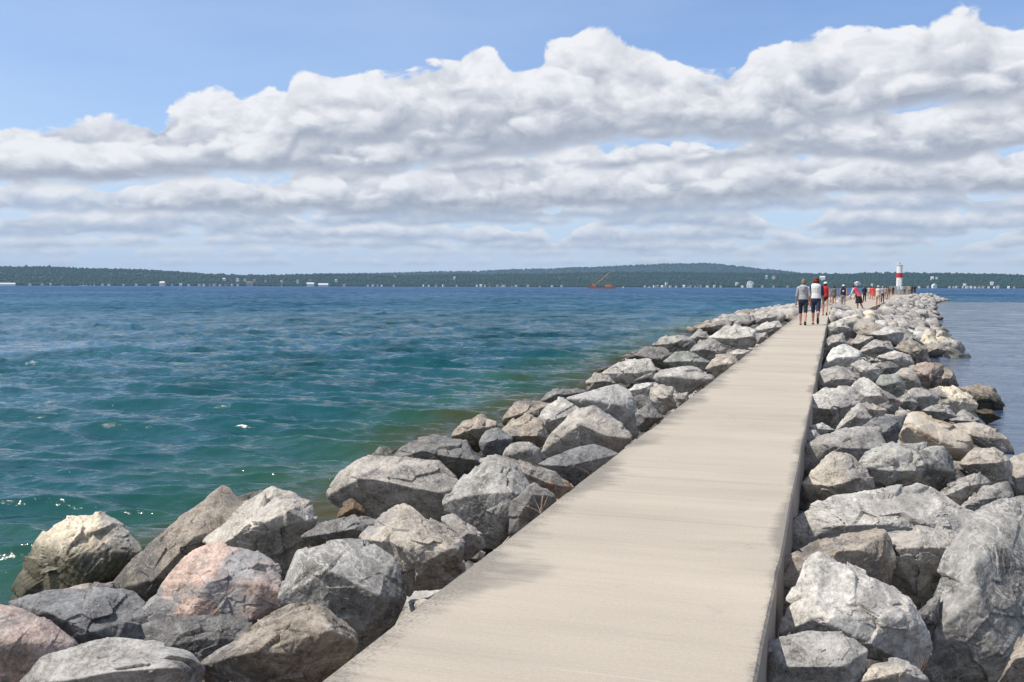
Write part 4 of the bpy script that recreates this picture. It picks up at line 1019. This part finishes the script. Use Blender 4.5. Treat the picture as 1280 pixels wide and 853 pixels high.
M_RED = plain('rusty_red_steel', (0.28, 0.125, 0.075), 0.6, 0.25, 0.6); M_YEL = plain('crane_orange', (0.46, 0.25, 0.11), 0.55, 0.15, 0.6)
def crane_barge():
    D = 1200.0; a = azel(752, 360)[0]; x, y = D * math.sin(R(a)), D * math.cos(R(a)); e = empty('barge', (x, y, WATER - 0.3), -R(a))
    v = [(-16, -5, .3), (16, -5, .3), (16, 5, .3), (-16, 5, .3), (-17.5, -5, 2.2), (17.5, -5, 2.2), (17.5, 5, 2.2), (-17.5, 5, 2.2)]
    mesh_obj('hull', v, box(0, 1, 0, 1, 0, 1)[1], M_RED, e)
    mesh_obj('deckhouse', *box(4, 12, -2.5, 2.5, 2.205, 5.2), M_YEL, e); mesh_obj('deckhouse_roof', *box(5.5, 9, -1.8, 1.8, 5.205, 7), M_RED, e)
    mesh_obj('bulwark', *join_geo([box(-17.2, -12, -4.8, -4.5, 2.205, 3.2), box(12.5, 17.2, -4.8, -4.5, 2.205, 3.2)]), M_RED, e)
    for s in (-12.5, 9.5): mesh_obj('spud_pole', *bar((s, 5.4, -2), (s, 5.4, 9.5), 0.35), M_RED, e)
    put(e, 'rust red work barge far out on the lake', 'barge')
    c = empty('crane', (x, y, WATER + 1.91), -R(a))
    mesh_obj('crawler_track', *box(-11.5, -6, -2.2, 2.2, 0.01, 1.1), M_RED, c)
    cab = mesh_obj('cab', *box(-11.5, -6.8, -1.7, 1.7, 1.11, 4.0), M_YEL, c); mesh_obj('window', *box(-7.2, -6.78, -1.73, 0.2, 2.4, 3.6), M_GLASS, cab)
    g = []; p0, p1 = Vector((-7.5, 0, 2.2)), Vector((10.5, 0, 17.2)); n = Vector((-.64, 0, .77))
    for s, t in ((-.7, 0), (.7, 0), (-.7, 1.4), (.7, 1.4)): g.append(bar(p0 + Vector((0, s, 0)) + n * t * .4, p1 + Vector((0, s * .4, 0)) + n * t * .5, 0.26))
    for k in range(12):
        q0, q1 = p0.lerp(p1, k / 12), p0.lerp(p1, (k + 1) / 12)
        for s in (-.6, .6): g.append(bar(q0 + Vector((0, s, 0)), q1 + Vector((0, s, 0)) + n * .7, 0.13)); 
    mesh_obj('boom', *join_geo(g), M_YEL, c)
    mesh_obj('gantry', *join_geo([bar((-11, -.8, 4), (-9.5, -.3, 7.2), .16), bar((-11, .8, 4), (-9.5, .3, 7.2), .16), bar((-9.5, 0, 7.2), tuple(p1), .07)]), M_YEL, c)
    mesh_obj('hoist_cable', *bar((10.3, 0, 17), (10.3, 0, 8), .09), M_RED, c)
    put(c, 'orange crane with a raised lattice boom standing on the red barge', 'crane')
crane_barge()

# ------------------------------------------------------------------ pierhead light
M_WHITE = plain('white_tower_paint', (0.78, 0.77, 0.75), 0.5, 0.04, 2.0); M_BAND = plain('red_band_paint', (0.50, 0.035, 0.045), 0.5, 0.06, 2.0)
M_BLOCK = plain('weathered_concrete', (0.27, 0.29, 0.27), 0.9, 0.25, 1.5); M_DARK = plain('dark_iron', (0.05, 0.05, 0.055), 0.5)
def drum(r0, r1, z0, z1, n=40):
    v = [(r * math.cos(2 * math.pi * k / n), r * math.sin(2 * math.pi * k / n), z) for r, z in ((r0, z0), (r1, z1)) for k in range(n)]
    return v, [(k, (k + 1) % n, n + (k + 1) % n, n + k) for k in range(n)] + [tuple(range(n - 1, -1, -1)), tuple(range(n, 2 * n))]
def lighthouse():
    D = 205.0; p = at_y(1123.8, 366, D); x = p[0]; k = D / F
    top = CAM_H + azheight(331, D); r1 = azheight(341.4, D) + CAM_H; r0 = azheight(347.3, D) + CAM_H; bz = azheight(358, D) + CAM_H
    e = empty('lighthouse', (x, D, -0.01)); R_ = 0.55
    b = mesh_obj('foundation', *box(-1.9, 1.9, -1.6, 1.6, 0, bz), M_BLOCK, e); bevel(b, 0.06)
    mesh_obj('lower_tower', *drum(R_, R_ * .99, bz + .002, r0), M_WHITE, e)
    mesh_obj('red_band', *drum(R_ + .006, R_ + .004, r0, r1), M_BAND, e)
    mesh_obj('upper_tower', *drum(R_ * .985, R_ * .97, r1, top - .25), M_WHITE, e)
    g = mesh_obj('gallery', *join_geo([drum(R_ * 1.0, R_ * 1.14, top - .25, top - .12), drum(R_ * 1.14, R_ * 1.14, top - .118, top - .02)]), M_WHITE, e)
    rail = [bar((R_ * 1.08 * math.cos(q), R_ * 1.08 * math.sin(q), top - .02), (R_ * 1.08 * math.cos(q), R_ * 1.08 * math.sin(q), top + .35), .01) for q in [2 * math.pi * i / 10 for i in range(10)]]
    rail += [bar((R_ * 1.08 * math.cos(2 * math.pi * i / 20), R_ * 1.08 * math.sin(2 * math.pi * i / 20), top + .45), (R_ * 1.08 * math.cos(2 * math.pi * (i + 1) / 20), R_ * 1.08 * math.sin(2 * math.pi * (i + 1) / 20), top + .35), .01) for i in range(20)]
    mesh_obj('railing', *join_geo(rail), M_WHITE, g)
    mesh_obj('beacon', *join_geo([drum(.1, .1, top - .02, top + .3, 14), drum(.13, .12, top + .3, top + .44, 14), drum(.13, .02, top + .442, top + .50, 14)]), M_BLOCK, e)
    dr = mesh_obj('door', *box(-.32, .32, -R_ - .03, -R_ + .05, bz + .01, bz + 1.25), M_WHITE, e); mesh_obj('handle', *box(.2, .24, -R_ - .06, -R_ - .032, bz + .55, bz + .68), M_DARK, dr)
    put(e, 'white pierhead lighthouse with one red band at the end of the breakwater', 'lighthouse')
def azheight(py, D): return at_y(1124, py, D)[2] - CAM_H
lighthouse()
sl = mesh_obj('concrete_slab', *box(13.4, 17.2, 196, 204, -0.35, 0.02), M_BLOCK, loc=(0, 0, 0)); bevel(sl, 0.05); put(sl, 'flat concrete ledge jutting over the calm water beside the lighthouse', 'slab')

# ------------------------------------------------------------------ people on the pier
def tube(p0, p1, r0, r1, sx=1.0, sy=1.0, c0=True, c1=True, n=14):
    p0, p1 = Vector(p0), Vector(p1); a = (p1 - p0); L = a.length; a = a / L
    u = Vector((1, 0, 0)); u = (u - a * u.dot(a))
    u = u.normalized() if u.length > 0.2 else a.orthogonal().normalized()
    w = a.cross(u)
    st = []
    if c0: st += [(-r0 * math.cos(t), r0 * math.sin(t)) for t in (0.25, 0.7, 1.15)]
    st += [(0, r0), (L * .5, (r0 + r1) / 2), (L, r1)]
    if c1: st += [(L + r1 * math.cos(t), r1 * math.sin(t)) for t in (1.15, 0.7, 0.25)]
    v = [tuple(p0 + a * h + (u * (math.cos(2 * math.pi * k / n) * sx) + w * (math.sin(2 * math.pi * k / n) * sy)) * r) for h, r in st for k in range(n)]
    f = [(i * n + k, i * n + (k + 1) % n, (i + 1) * n + (k + 1) % n, (i + 1) * n + k) for i in range(len(st) - 1) for k in range(n)]
    f += [tuple(range(n - 1, -1, -1)), tuple((len(st) - 1) * n + k for k in range(n))]
    return v, f
def ball(c, rx, ry, rz):
    d, f = ico(3); return [tuple(Vector(c) + Vector((p[0] * rx, p[1] * ry, p[2] * rz))) for p in d], [tuple(int(i) for i in q) for q in f]
def fuse(name, parts, mat, parent, vox, it=4, folds=0.0):
    v, f = join_geo(parts); tmp = mesh_obj('tmp', v, f, mat)
    md = tmp.modifiers.new('r', 'REMESH'); md.mode = 'VOXEL'; md.voxel_size = vox
    sm = tmp.modifiers.new('s', 'SMOOTH'); sm.iterations = it; sm.factor = 0.5
    dg = bpy.context.evaluated_depsgraph_get(); me = bpy.data.meshes.new_from_object(tmp.evaluated_get(dg))
    bpy.data.objects.remove(tmp)
    if folds:
        co = np.empty(len(me.vertices) * 3, np.float32); me.vertices.foreach_get('co', co); co = co.reshape(-1, 3)
        no = np.empty(len(me.vertices) * 3, np.float32); me.vertices.foreach_get('normal', no); no = no.reshape(-1, 3)
        co = co + no * (fbm(co.astype(float) * np.array([9, 9, 5]) + 3, 3) * folds)[:, None]; me.vertices.foreach_set('co', co.astype(np.float32).ravel())
    me.name = name; me.materials.clear(); me.materials.append(mat); me.polygons.foreach_set('use_smooth', [True] * len(me.polygons))
    o = bpy.data.objects.new(name, me); COL.objects.link(o)
    if parent: o.parent = parent
    return o
CLOTH = {}
def cloth(rgb, rough=0.85):
    if rgb not in CLOTH: CLOTH[rgb] = plain('woven_cloth', rgb, rough, 0.12, 30.0)
    return CLOTH[rgb]
SKIN = plain('skin', (0.48, 0.27, 0.19), 0.5, 0.06, 20.0); M_EYE = plain('eye', (0.04, 0.03, 0.025), 0.2); M_LIP = plain('lip', (0.36, 0.13, 0.11), 0.45)
HAIR = {k: plain(k + '_hair', c, 0.55, 0.35, 40.0) for k, c in {'blond': (0.24, 0.155, 0.075), 'auburn': (0.13, 0.032, 0.016), 'dark': (0.022, 0.016, 0.012), 'grey': (0.35, 0.33, 0.31), 'brown': (0.07, 0.04, 0.022)}.items()}
FOOT_AT = {}
def person(loc, face, H, label, top, legs, hair='dark', cap=None, step=(14, -16), knee=(6, 22), arms=(14, -12), elbow=(14, 16), lean=0.0, sleeve='long', leg='long', shoe=(0.03, 0.03, 0.032), slim=1.0, hood=False, sleeve_col=None, dress=False, vox=0.014, bob=False, group=None, emblem=False, bare=False, spread=8):
    e = empty('person', loc, face); s = H / 1.70
    P = {}; hz = 0.90
    def leg_fk(sd, a, k):
        a, k = R(a), R(k); h = Vector((sd * .088, 0, hz)); kn = h + Vector((sd * .004, math.sin(a), -math.cos(a))) * .43; an = kn + Vector((0, math.sin(a - k), -math.cos(a - k))) * .41
        return h, kn, an, a - k
    LG = [leg_fk(-1, step[0], knee[0]), leg_fk(1, step[1], knee[1])]
    low = min(l[2].z for l in LG) - 0.075
    def up(v):                                     # upper body leans from the hips
        v = Vector(v); d = v - Vector((0, 0, hz)); c, q = math.cos(R(lean)), math.sin(R(lean))
        return Vector((v.x, d.y * c + d.z * q, hz - d.y * q + d.z * c))
    def fin(parts): return [([tuple(Vector((x * s, y * s, (z - low) * s))) for x, y, z in v], f) for v, f in parts]
    body, shirt, pants, shoes = [], [], [], []
    w = slim
    body += [tube((0, 0, .93), up((0, .0, 1.10)), .155 * w, .132 * w, 1, .72), tube(up((0, 0, 1.10)), up((0, -.01, 1.34)), .132 * w, .165 * w, 1, .68), tube(up((-.12, -.01, 1.39)), up((.12, -.01, 1.39)), .06, .06), tube(up((0, -.01, 1.38)), up((0, .012, 1.52)), .058, .052),
             ball(up((0, .03, 1.60)), .076, .096, .116), ball(up((0, .045, 1.545)), .055, .068, .06), ball(up((0, .128, 1.595)), .014, .02, .022), ball(up((-.077, .02, 1.60)), .012, .022, .032), ball(up((.077, .02, 1.60)), .012, .022, .032)]
    shirt += [tube(up((0, 0, .96 if not dress and lean < 20 else .90)), up((0, 0, 1.12)), .172 * w, .158 * w, 1, .78, False, False), tube(up((0, 0, 1.12)), up((0, -.012, 1.36)), .158 * w, .178 * w, 1, .72, False, True), tube(up((-.135, -.012, 1.392)), up((.135, -.012, 1.392)), .068, .068)]
    if dress: shirt += [tube((0, 0, .50), up((0, 0, .98)), .27 * w, .165 * w, 1, .8, False, False)]
    sl = []
    for i, (sd, (h, kn, an, fa)) in enumerate(zip((-1, 1), LG)):
        body += [tube(h, kn, .082 * w, .054), tube(kn, kn.lerp(an, .35), .052, .057), tube(kn.lerp(an, .35), an, .057, .034)]
        ft = Vector((0, math.cos(min(0, fa) * 1.0), math.sin(min(0, fa) * 1.3))); dn = Vector((0, -ft.z, ft.y)) * -.045
        body += [tube(an + dn * .6 - ft * .035, an + dn * .75 + ft * .12, .036, .03, 1, .8)]
        shoes += [tube(an + dn - ft * .06, an + dn + ft * .075, .042, .047, 1, .75), tube(an + dn + ft * .075, an + dn * 1.1 + ft * .155, .047, .034, 1.05, .6)]
        if leg == 'long': pants += [tube(h, kn, .095 * w, .07, c1=True), tube(kn, an - (an - kn) * .04, .07, .062, c0=True, c1=False)]
        elif leg == 'capri': pants += [tube(h, kn, .094 * w, .069), tube(kn, kn.lerp(an, .42), .069, .067, True, False)]
        elif leg == 'short': pants += [tube(h, h.lerp(kn, .86), .10 * w, .092, True, False)]
        A = R(arms[i]); E = R(elbow[i]); S = R(spread)
        sh = Vector((sd * .178 * w, -.012, 1.385)); el = sh + Vector((sd * math.sin(S), math.sin(A) * math.cos(S), -math.cos(A) * math.cos(S))) * .29
        wr = el + Vector((sd * math.sin(S) * .4, math.sin(A + E), -math.cos(A + E))) * .25
        sh, el, wr = up(sh), up(el), up(wr)
        if lean > 25: el = sh + Vector((sd * .03, .10, -.27)); wr = el + Vector((0, .09, -.23))
        d = (wr - el).normalized(); sidev = Vector((sd, 0, 0)); bend = Vector((0, 1, .0)); bend = (bend - d * bend.dot(d)).normalized(); lat = d.cross(bend)
        body += [tube(sh, el, .05 * w, .04), tube(el, wr, .041, .027), tube(wr, wr + d * .075, .028, .036, .62, 1.1)]
        pr = wr + d * .085
        for q, (o_, ln) in enumerate(((-.027, .066), (-.009, .076), (.009, .07), (.026, .055))):
            b = pr + lat * o_; m_ = b + d * ln * .55 + bend * .008; body += [tube(b, m_, .0095, .009, n=8), tube(m_, m_ + d * ln * .35 + bend * .022, .009, .0075, n=8)]
        tb = wr + d * .03 + bend * .028; body += [tube(tb, tb + d * .04 + bend * .026, .012, .0095, n=8), tube(tb + d * .04 + bend * .026, tb + d * .07 + bend * .024, .0095, .008, n=8)]
        if sleeve == 'long': sl += [tube(sh, el, .066 * w, .055), tube(el, wr - d * .01, .055, .043, True, False)]
        elif sleeve == 'short': sl += [tube(sh, sh.lerp(el, .62), .068 * w, .066, True, False)]
    if leg != 'skirt': pants += [tube((0, 0, .90), up((0, 0, 1.02)), .168 * w, .158 * w, 1, .78)]
    else: pants += [tube((0, -.02, .46), up((0, 0, 1.0)), .255, .165, 1, .85, False, False)]
    fuse('body', fin(body), SKIN, e, vox * .62 * s)
    if sleeve_col: fuse('sweater', fin(shirt), cloth(top), e, vox * .8 * s, 3, .006); [fuse('sleeve', fin(q), cloth(sleeve_col), e, vox * .8 * s, 3, .005) for q in (sl[:2], sl[2:])]
    else: fuse('dress' if dress else 'hoodie' if hood else 'shirt', fin(shirt + sl), cloth(top), e, vox * .8 * s, 3, .006)
    if not dress: fuse('skirt' if leg == 'skirt' else 'trousers' if leg != 'short' else 'shorts', fin(pants), cloth(legs), e, vox * .8 * s, 3, .004)
    if not bare: fuse('shoes', fin(shoes), cloth(shoe, .6), e, vox * .8 * s, 3)
    if hood: fuse('hood', fin([tube(up((-.09, -.075, 1.43)), up((.09, -.075, 1.43)), .05, .05), tube(up((0, -.10, 1.42)), up((0, -.13, 1.33)), .075, .045, 1.3, .7), tube(up((-.085, 0, 1.46)), up((.085, 0, 1.46)), .035, .035)]), cloth((top[0] * .9, top[1] * .9, top[2] * .9)), e, vox * .8 * s)
    hp = [ball(up((0, .012, 1.635)), .087, .100, .098)]
    if bob: hp += [ball(up((0, -.025, 1.575)), .112, .10, .115), ball(up((-.06, -.02, 1.52)), .066, .075, .085), ball(up((.065, -.02, 1.52)), .068, .075, .085), ball(up((0.02, -.03, 1.67)), .095, .09, .06)]
    else: hp += [ball(up((0, -.025, 1.585)), .08, .075, .085)]
    h_ = fuse('hair', fin(hp), HAIR[hair], e, vox * .7 * s, 3, .012 if bob else .005)
    for k in (-1, 1):
        p = up((k * .031, .112, 1.612)); mesh_obj('eye', *fin([ball(p, .012, .008, .009)])[0], M_EYE, e, True)
    mesh_obj('mouth', *fin([ball(up((0, .112, 1.548)), .024, .008, .008)])[0], M_LIP, e, True)
    if cap: fuse('cap', fin([ball(up((0, .015, 1.665)), .10, .115, .075), tube(up((0, .09, 1.645)), up((0, .185, 1.63)), .07, .05, 1.0, .14)]), cloth(cap), e, vox * .7 * s)
    if emblem:
        n = 24; vv = [tuple((up((-.01 + .075 * math.cos(6.2832 * k / n), -.155, 1.27 + .062 * math.sin(6.2832 * k / n))))) for k in range(n)]
        vb = [(a, b + .02, c) for a, b, c in vv]
        mesh_obj('printed_emblem', *fin([(vv + vb, [tuple(range(n)), tuple(range(2 * n - 1, n - 1, -1))] + [(k, n + k, n + (k + 1) % n, (k + 1) % n) for k in range(n)])])[0], cloth((0.62, 0.72, 0.8)), e)
    put(e, label, 'person', group)
    return e
def on_deck(px, py):
    p = at_z(px, py, 0.0); return (p[0], p[1], 0.001 if p[1] < 57.8 else -0.008)
def hgt(px, foot, topy, D): return (foot - topy) * D / F
WALK = -R(2)
def walker(px, foot, topy, label, *a, face=0.0, hmin=1.45, hmax=1.85, fix=None, **k):
    l = on_deck(px, foot); D = float((np.array(l) - CAM) @ FW); H = fix or min(max(hgt(px, foot, topy, D) * 1.0, hmin), hmax)
    return person(l, face, H, label, *a, **k)
W1 = walker(1003.5, 406.6, 350.2, 'woman in a grey hooded sweatshirt and dark capri trousers walking away', (0.40, 0.405, 0.425), (0.022, 0.028, 0.045), 'blond', step=(11, -13), knee=(3, 16), arms=(9, -4), elbow=(12, 14), leg='capri', hood=True, vox=0.011, spread=11)
W2 = walker(1019.2, 406.0, 347.8, 'woman with wavy auburn hair in a white top with dark sleeves, one foot lifted', (0.84, 0.84, 0.84), (0.03, 0.042, 0.085), 'auburn', step=(13, -17), knee=(2, 34), arms=(-4, 10), elbow=(18, 14), leg='capri', sleeve_col=(0.05, 0.055, 0.10), bob=True, vox=0.011, spread=9, slim=1.08)
walker(1031.0, 394.5, 353.6, 'man in a red shirt and white cap walking ahead of the two women', (0.52, 0.035, 0.035), (0.02, 0.022, 0.03), 'dark', cap=(0.75, 0.75, 0.75), leg='short', sleeve='short', step=(10, -14), knee=(3, 18), spread=12)
walker(1042.5, 384.6, 359.3, 'person in a grey green top ahead of the man in red', (0.13, 0.15, 0.13), (0.15, 0.10, 0.08), 'dark', leg='short', sleeve='short', step=(9, -12))
walker(1053.8, 385.0, 356.8, 'man in a dark T-shirt with a pale round print and a white cap', (0.018, 0.022, 0.035), (0.24, 0.22, 0.20), 'brown', cap=(0.78, 0.78, 0.78), leg='long', sleeve='short', emblem=True, step=(6, -8), slim=1.12)
B = walker(1073.5, 388.6, 362.2, 'woman bending forward in a pink red top and black skirt by the rocks', (0.50, 0.06, 0.09), (0.018, 0.015, 0.016), 'dark', leg='skirt', sleeve='long', sleeve_col=(0.68, 0.62, 0.58), lean=38, fix=1.62, step=(4, -6), face=0.9)
walker(1080.5, 377.4, 360.0, 'person all in black standing ahead of the bending woman', (0.02, 0.02, 0.026), (0.018, 0.018, 0.02), 'dark', vox=0.018)
walker(1086.0, 373.8, 360.2, 'person in a pale pink shirt in the crowd behind the bending woman', (0.60, 0.42, 0.42), (0.30, 0.25, 0.22), 'brown', vox=0.018, sleeve='short', leg='short')
walker(1089.2, 374.6, 361.0, 'person in a bright red shirt and shorts in the crowd', (0.58, 0.05, 0.045), (0.42, 0.06, 0.05), 'dark', vox=0.018, sleeve='short', leg='short')
walker(1091.4, 374.8, 360.6, 'person in a loose red dress beside the red shirted one', (0.60, 0.075, 0.06), (0.4, 0.06, 0.05), 'dark', vox=0.018, sleeve='short', leg='skirt', dress=True, slim=1.1)
walker(1097.3, 383.8, 360.8, 'person in cream clothes and a pale sun hat walking alone', (0.66, 0.62, 0.52), (0.55, 0.50, 0.42), 'blond', cap=(0.60, 0.62, 0.42), vox=0.015, leg='short', sleeve='short')
walker(1102.8, 378.6, 360.6, 'person in a lavender grey top and dark trousers', (0.38, 0.37, 0.44), (0.03, 0.035, 0.04), 'grey', vox=0.016, leg='long')
walker(1107.2, 374.6, 359.8, 'person in a tan shirt near the lighthouse', (0.36, 0.26, 0.19), (0.32, 0.24, 0.19), 'brown', vox=0.018, leg='long')
walker(1110.2, 374.2, 359.6, 'person in a brown jacket walking beside the tan shirted one', (0.17, 0.10, 0.075), (0.22, 0.17, 0.14), 'dark', vox=0.018)
walker(1113.0, 370.8, 359.8, 'person in a dull mauve shirt among the walkers', (0.30, 0.22, 0.24), (0.2, 0.16, 0.14), 'brown', vox=0.02, leg='short')
walker(1116.2, 369.6, 360.2, 'dark clad figure close to the lighthouse base', (0.025, 0.022, 0.02), (0.03, 0.025, 0.02), 'dark', vox=0.02)
walker(1123.0, 369.0, 360.0, 'person in a light blue shirt before the lighthouse base', (0.36, 0.50, 0.62), (0.30, 0.36, 0.44), 'grey', vox=0.02, fix=1.7)
walker(1126.6, 368.8, 359.6, 'person in a whitish blue shirt before the lighthouse', (0.55, 0.60, 0.64), (0.24, 0.24, 0.28), 'brown', vox=0.02, fix=1.7)
walker(1130.6, 368.8, 358.8, 'person in a grey coat beyond the light blue shirted one', (0.24, 0.23, 0.23), (0.10, 0.10, 0.11), 'dark', vox=0.02, fix=1.75)
walker(1136.6, 368.8, 358.8, 'person in a yellowish tan shirt standing by the concrete ledge', (0.40, 0.35, 0.22), (0.2, 0.17, 0.13), 'brown', vox=0.02, fix=1.7)
walker(1139.8, 368.8, 359.2, 'person in dark brown standing by the concrete ledge', (0.07, 0.05, 0.04), (0.05, 0.04, 0.04), 'dark', vox=0.02, fix=1.7)
walker(1143.2, 368.8, 359.6, 'figure in black at the outermost edge of the pier', (0.04, 0.035, 0.035), (0.04, 0.04, 0.045), 'dark', vox=0.02, fix=1.65)

# ------------------------------------------------------------------ small plants between the stones
M_TWIG = plain('dry_red_stem', (0.12, 0.075, 0.06), 0.8, 0.3, 20); M_TWIG2 = plain('bleached_stem', (0.34, 0.25, 0.19), 0.8, 0.3, 20); M_WEED = plain('yellow_green_weed', (0.28, 0.30, 0.05), 0.7, 0.3, 20)
def weed(px, py, z, n, ln, seed, mat, label, droop=0.5, leafy=False):
    rs = np.random.RandomState(seed); p = at_z(px, py, z); e = empty('dry_weed' if not leafy else 'water_weed', tuple(p)); g = []; lv = []
    for _ in range(n):
        a = rs.uniform(0, 6.28); t = rs.uniform(0.1, droop); q = Vector((0, 0, -0.05)); d = Vector((math.cos(a) * t, math.sin(a) * t, 1)).normalized()
        for k in range(4):
            d = (d + Vector((math.cos(a), math.sin(a), -.35)) * 0.22 * t + Vector(rs.normal(0, .09, 3))).normalized(); q2 = q + d * ln * rs.uniform(.2, .32)
            g.append(bar(q, q2, 0.0032 * (1 - k * .18), 5)); q = q2
            if rs.rand() < (.9 if leafy else .35):
                u = Vector(rs.normal(0, 1, 3)).normalized(); m_ = q + u * ln * .12; s_ = u.cross(Vector((0, 0, 1))).normalized() * ln * .035; lv.append(([tuple(q), tuple((q + m_) / 2 + s_), tuple(m_), tuple((q + m_) / 2 - s_)], [(0, 1, 2, 3)]))
    mesh_obj('stem', *join_geo(g), mat, e)
    if lv: mesh_obj('leaves', *join_geo(lv), mat, e)
    put(e, label, 'plant')
weed(740, 588, -0.02, 4, 0.18, 1, M_TWIG, 'dry brown twigs leaning over the walkway edge on the lake side', 1.4)
weed(676, 633, -0.05, 5, 0.14, 2, M_TWIG2, 'few bleached stems at the walkway edge below the white veined boulder', 1.0)
weed(972, 796, -0.16, 6, 0.09, 3, M_TWIG2, 'pinkish dry stems along the walkway side by the flat topped pale boulder', 0.8)
weed(985, 650, -0.2, 4, 0.10, 4, M_TWIG, 'brown dry stems in the crack by the walkway and the pale tan boulder', 0.8)
weed(1150, 832, -0.28, 5, 0.10, 5, M_TWIG, 'dry brown stems in the gap before the huge bluish boulder', 0.7)
weed(423, 612, WATER - 0.02, 9, 0.22, 6, M_WEED, 'yellow green weed sticking out of the water by the orange brown stone', 0.5, True)

# ------------------------------------------------------------------ the air over the bay
def haze():
    v, f = box(-7200, 7200, -600, 7200, WATER - 1, 240)
    m = Mat('bay_air'); n = m.new('ShaderNodeVolumePrincipled')
    n.inputs['Color'].default_value = (0.48, 0.68, 0.95, 1); n.inputs['Density'].default_value = HAZE; n.inputs['Anisotropy'].default_value = 0.2
    m.nt.links.new(n.outputs[0], m.out.inputs['Volume'])
    o = mesh_obj('haze', v, f, m.m); put(o, kind='stuff'); o.display_type = 'WIRE'
    m.m.cycles.homogeneous_volume = True
HAZE = 8e-5
haze()
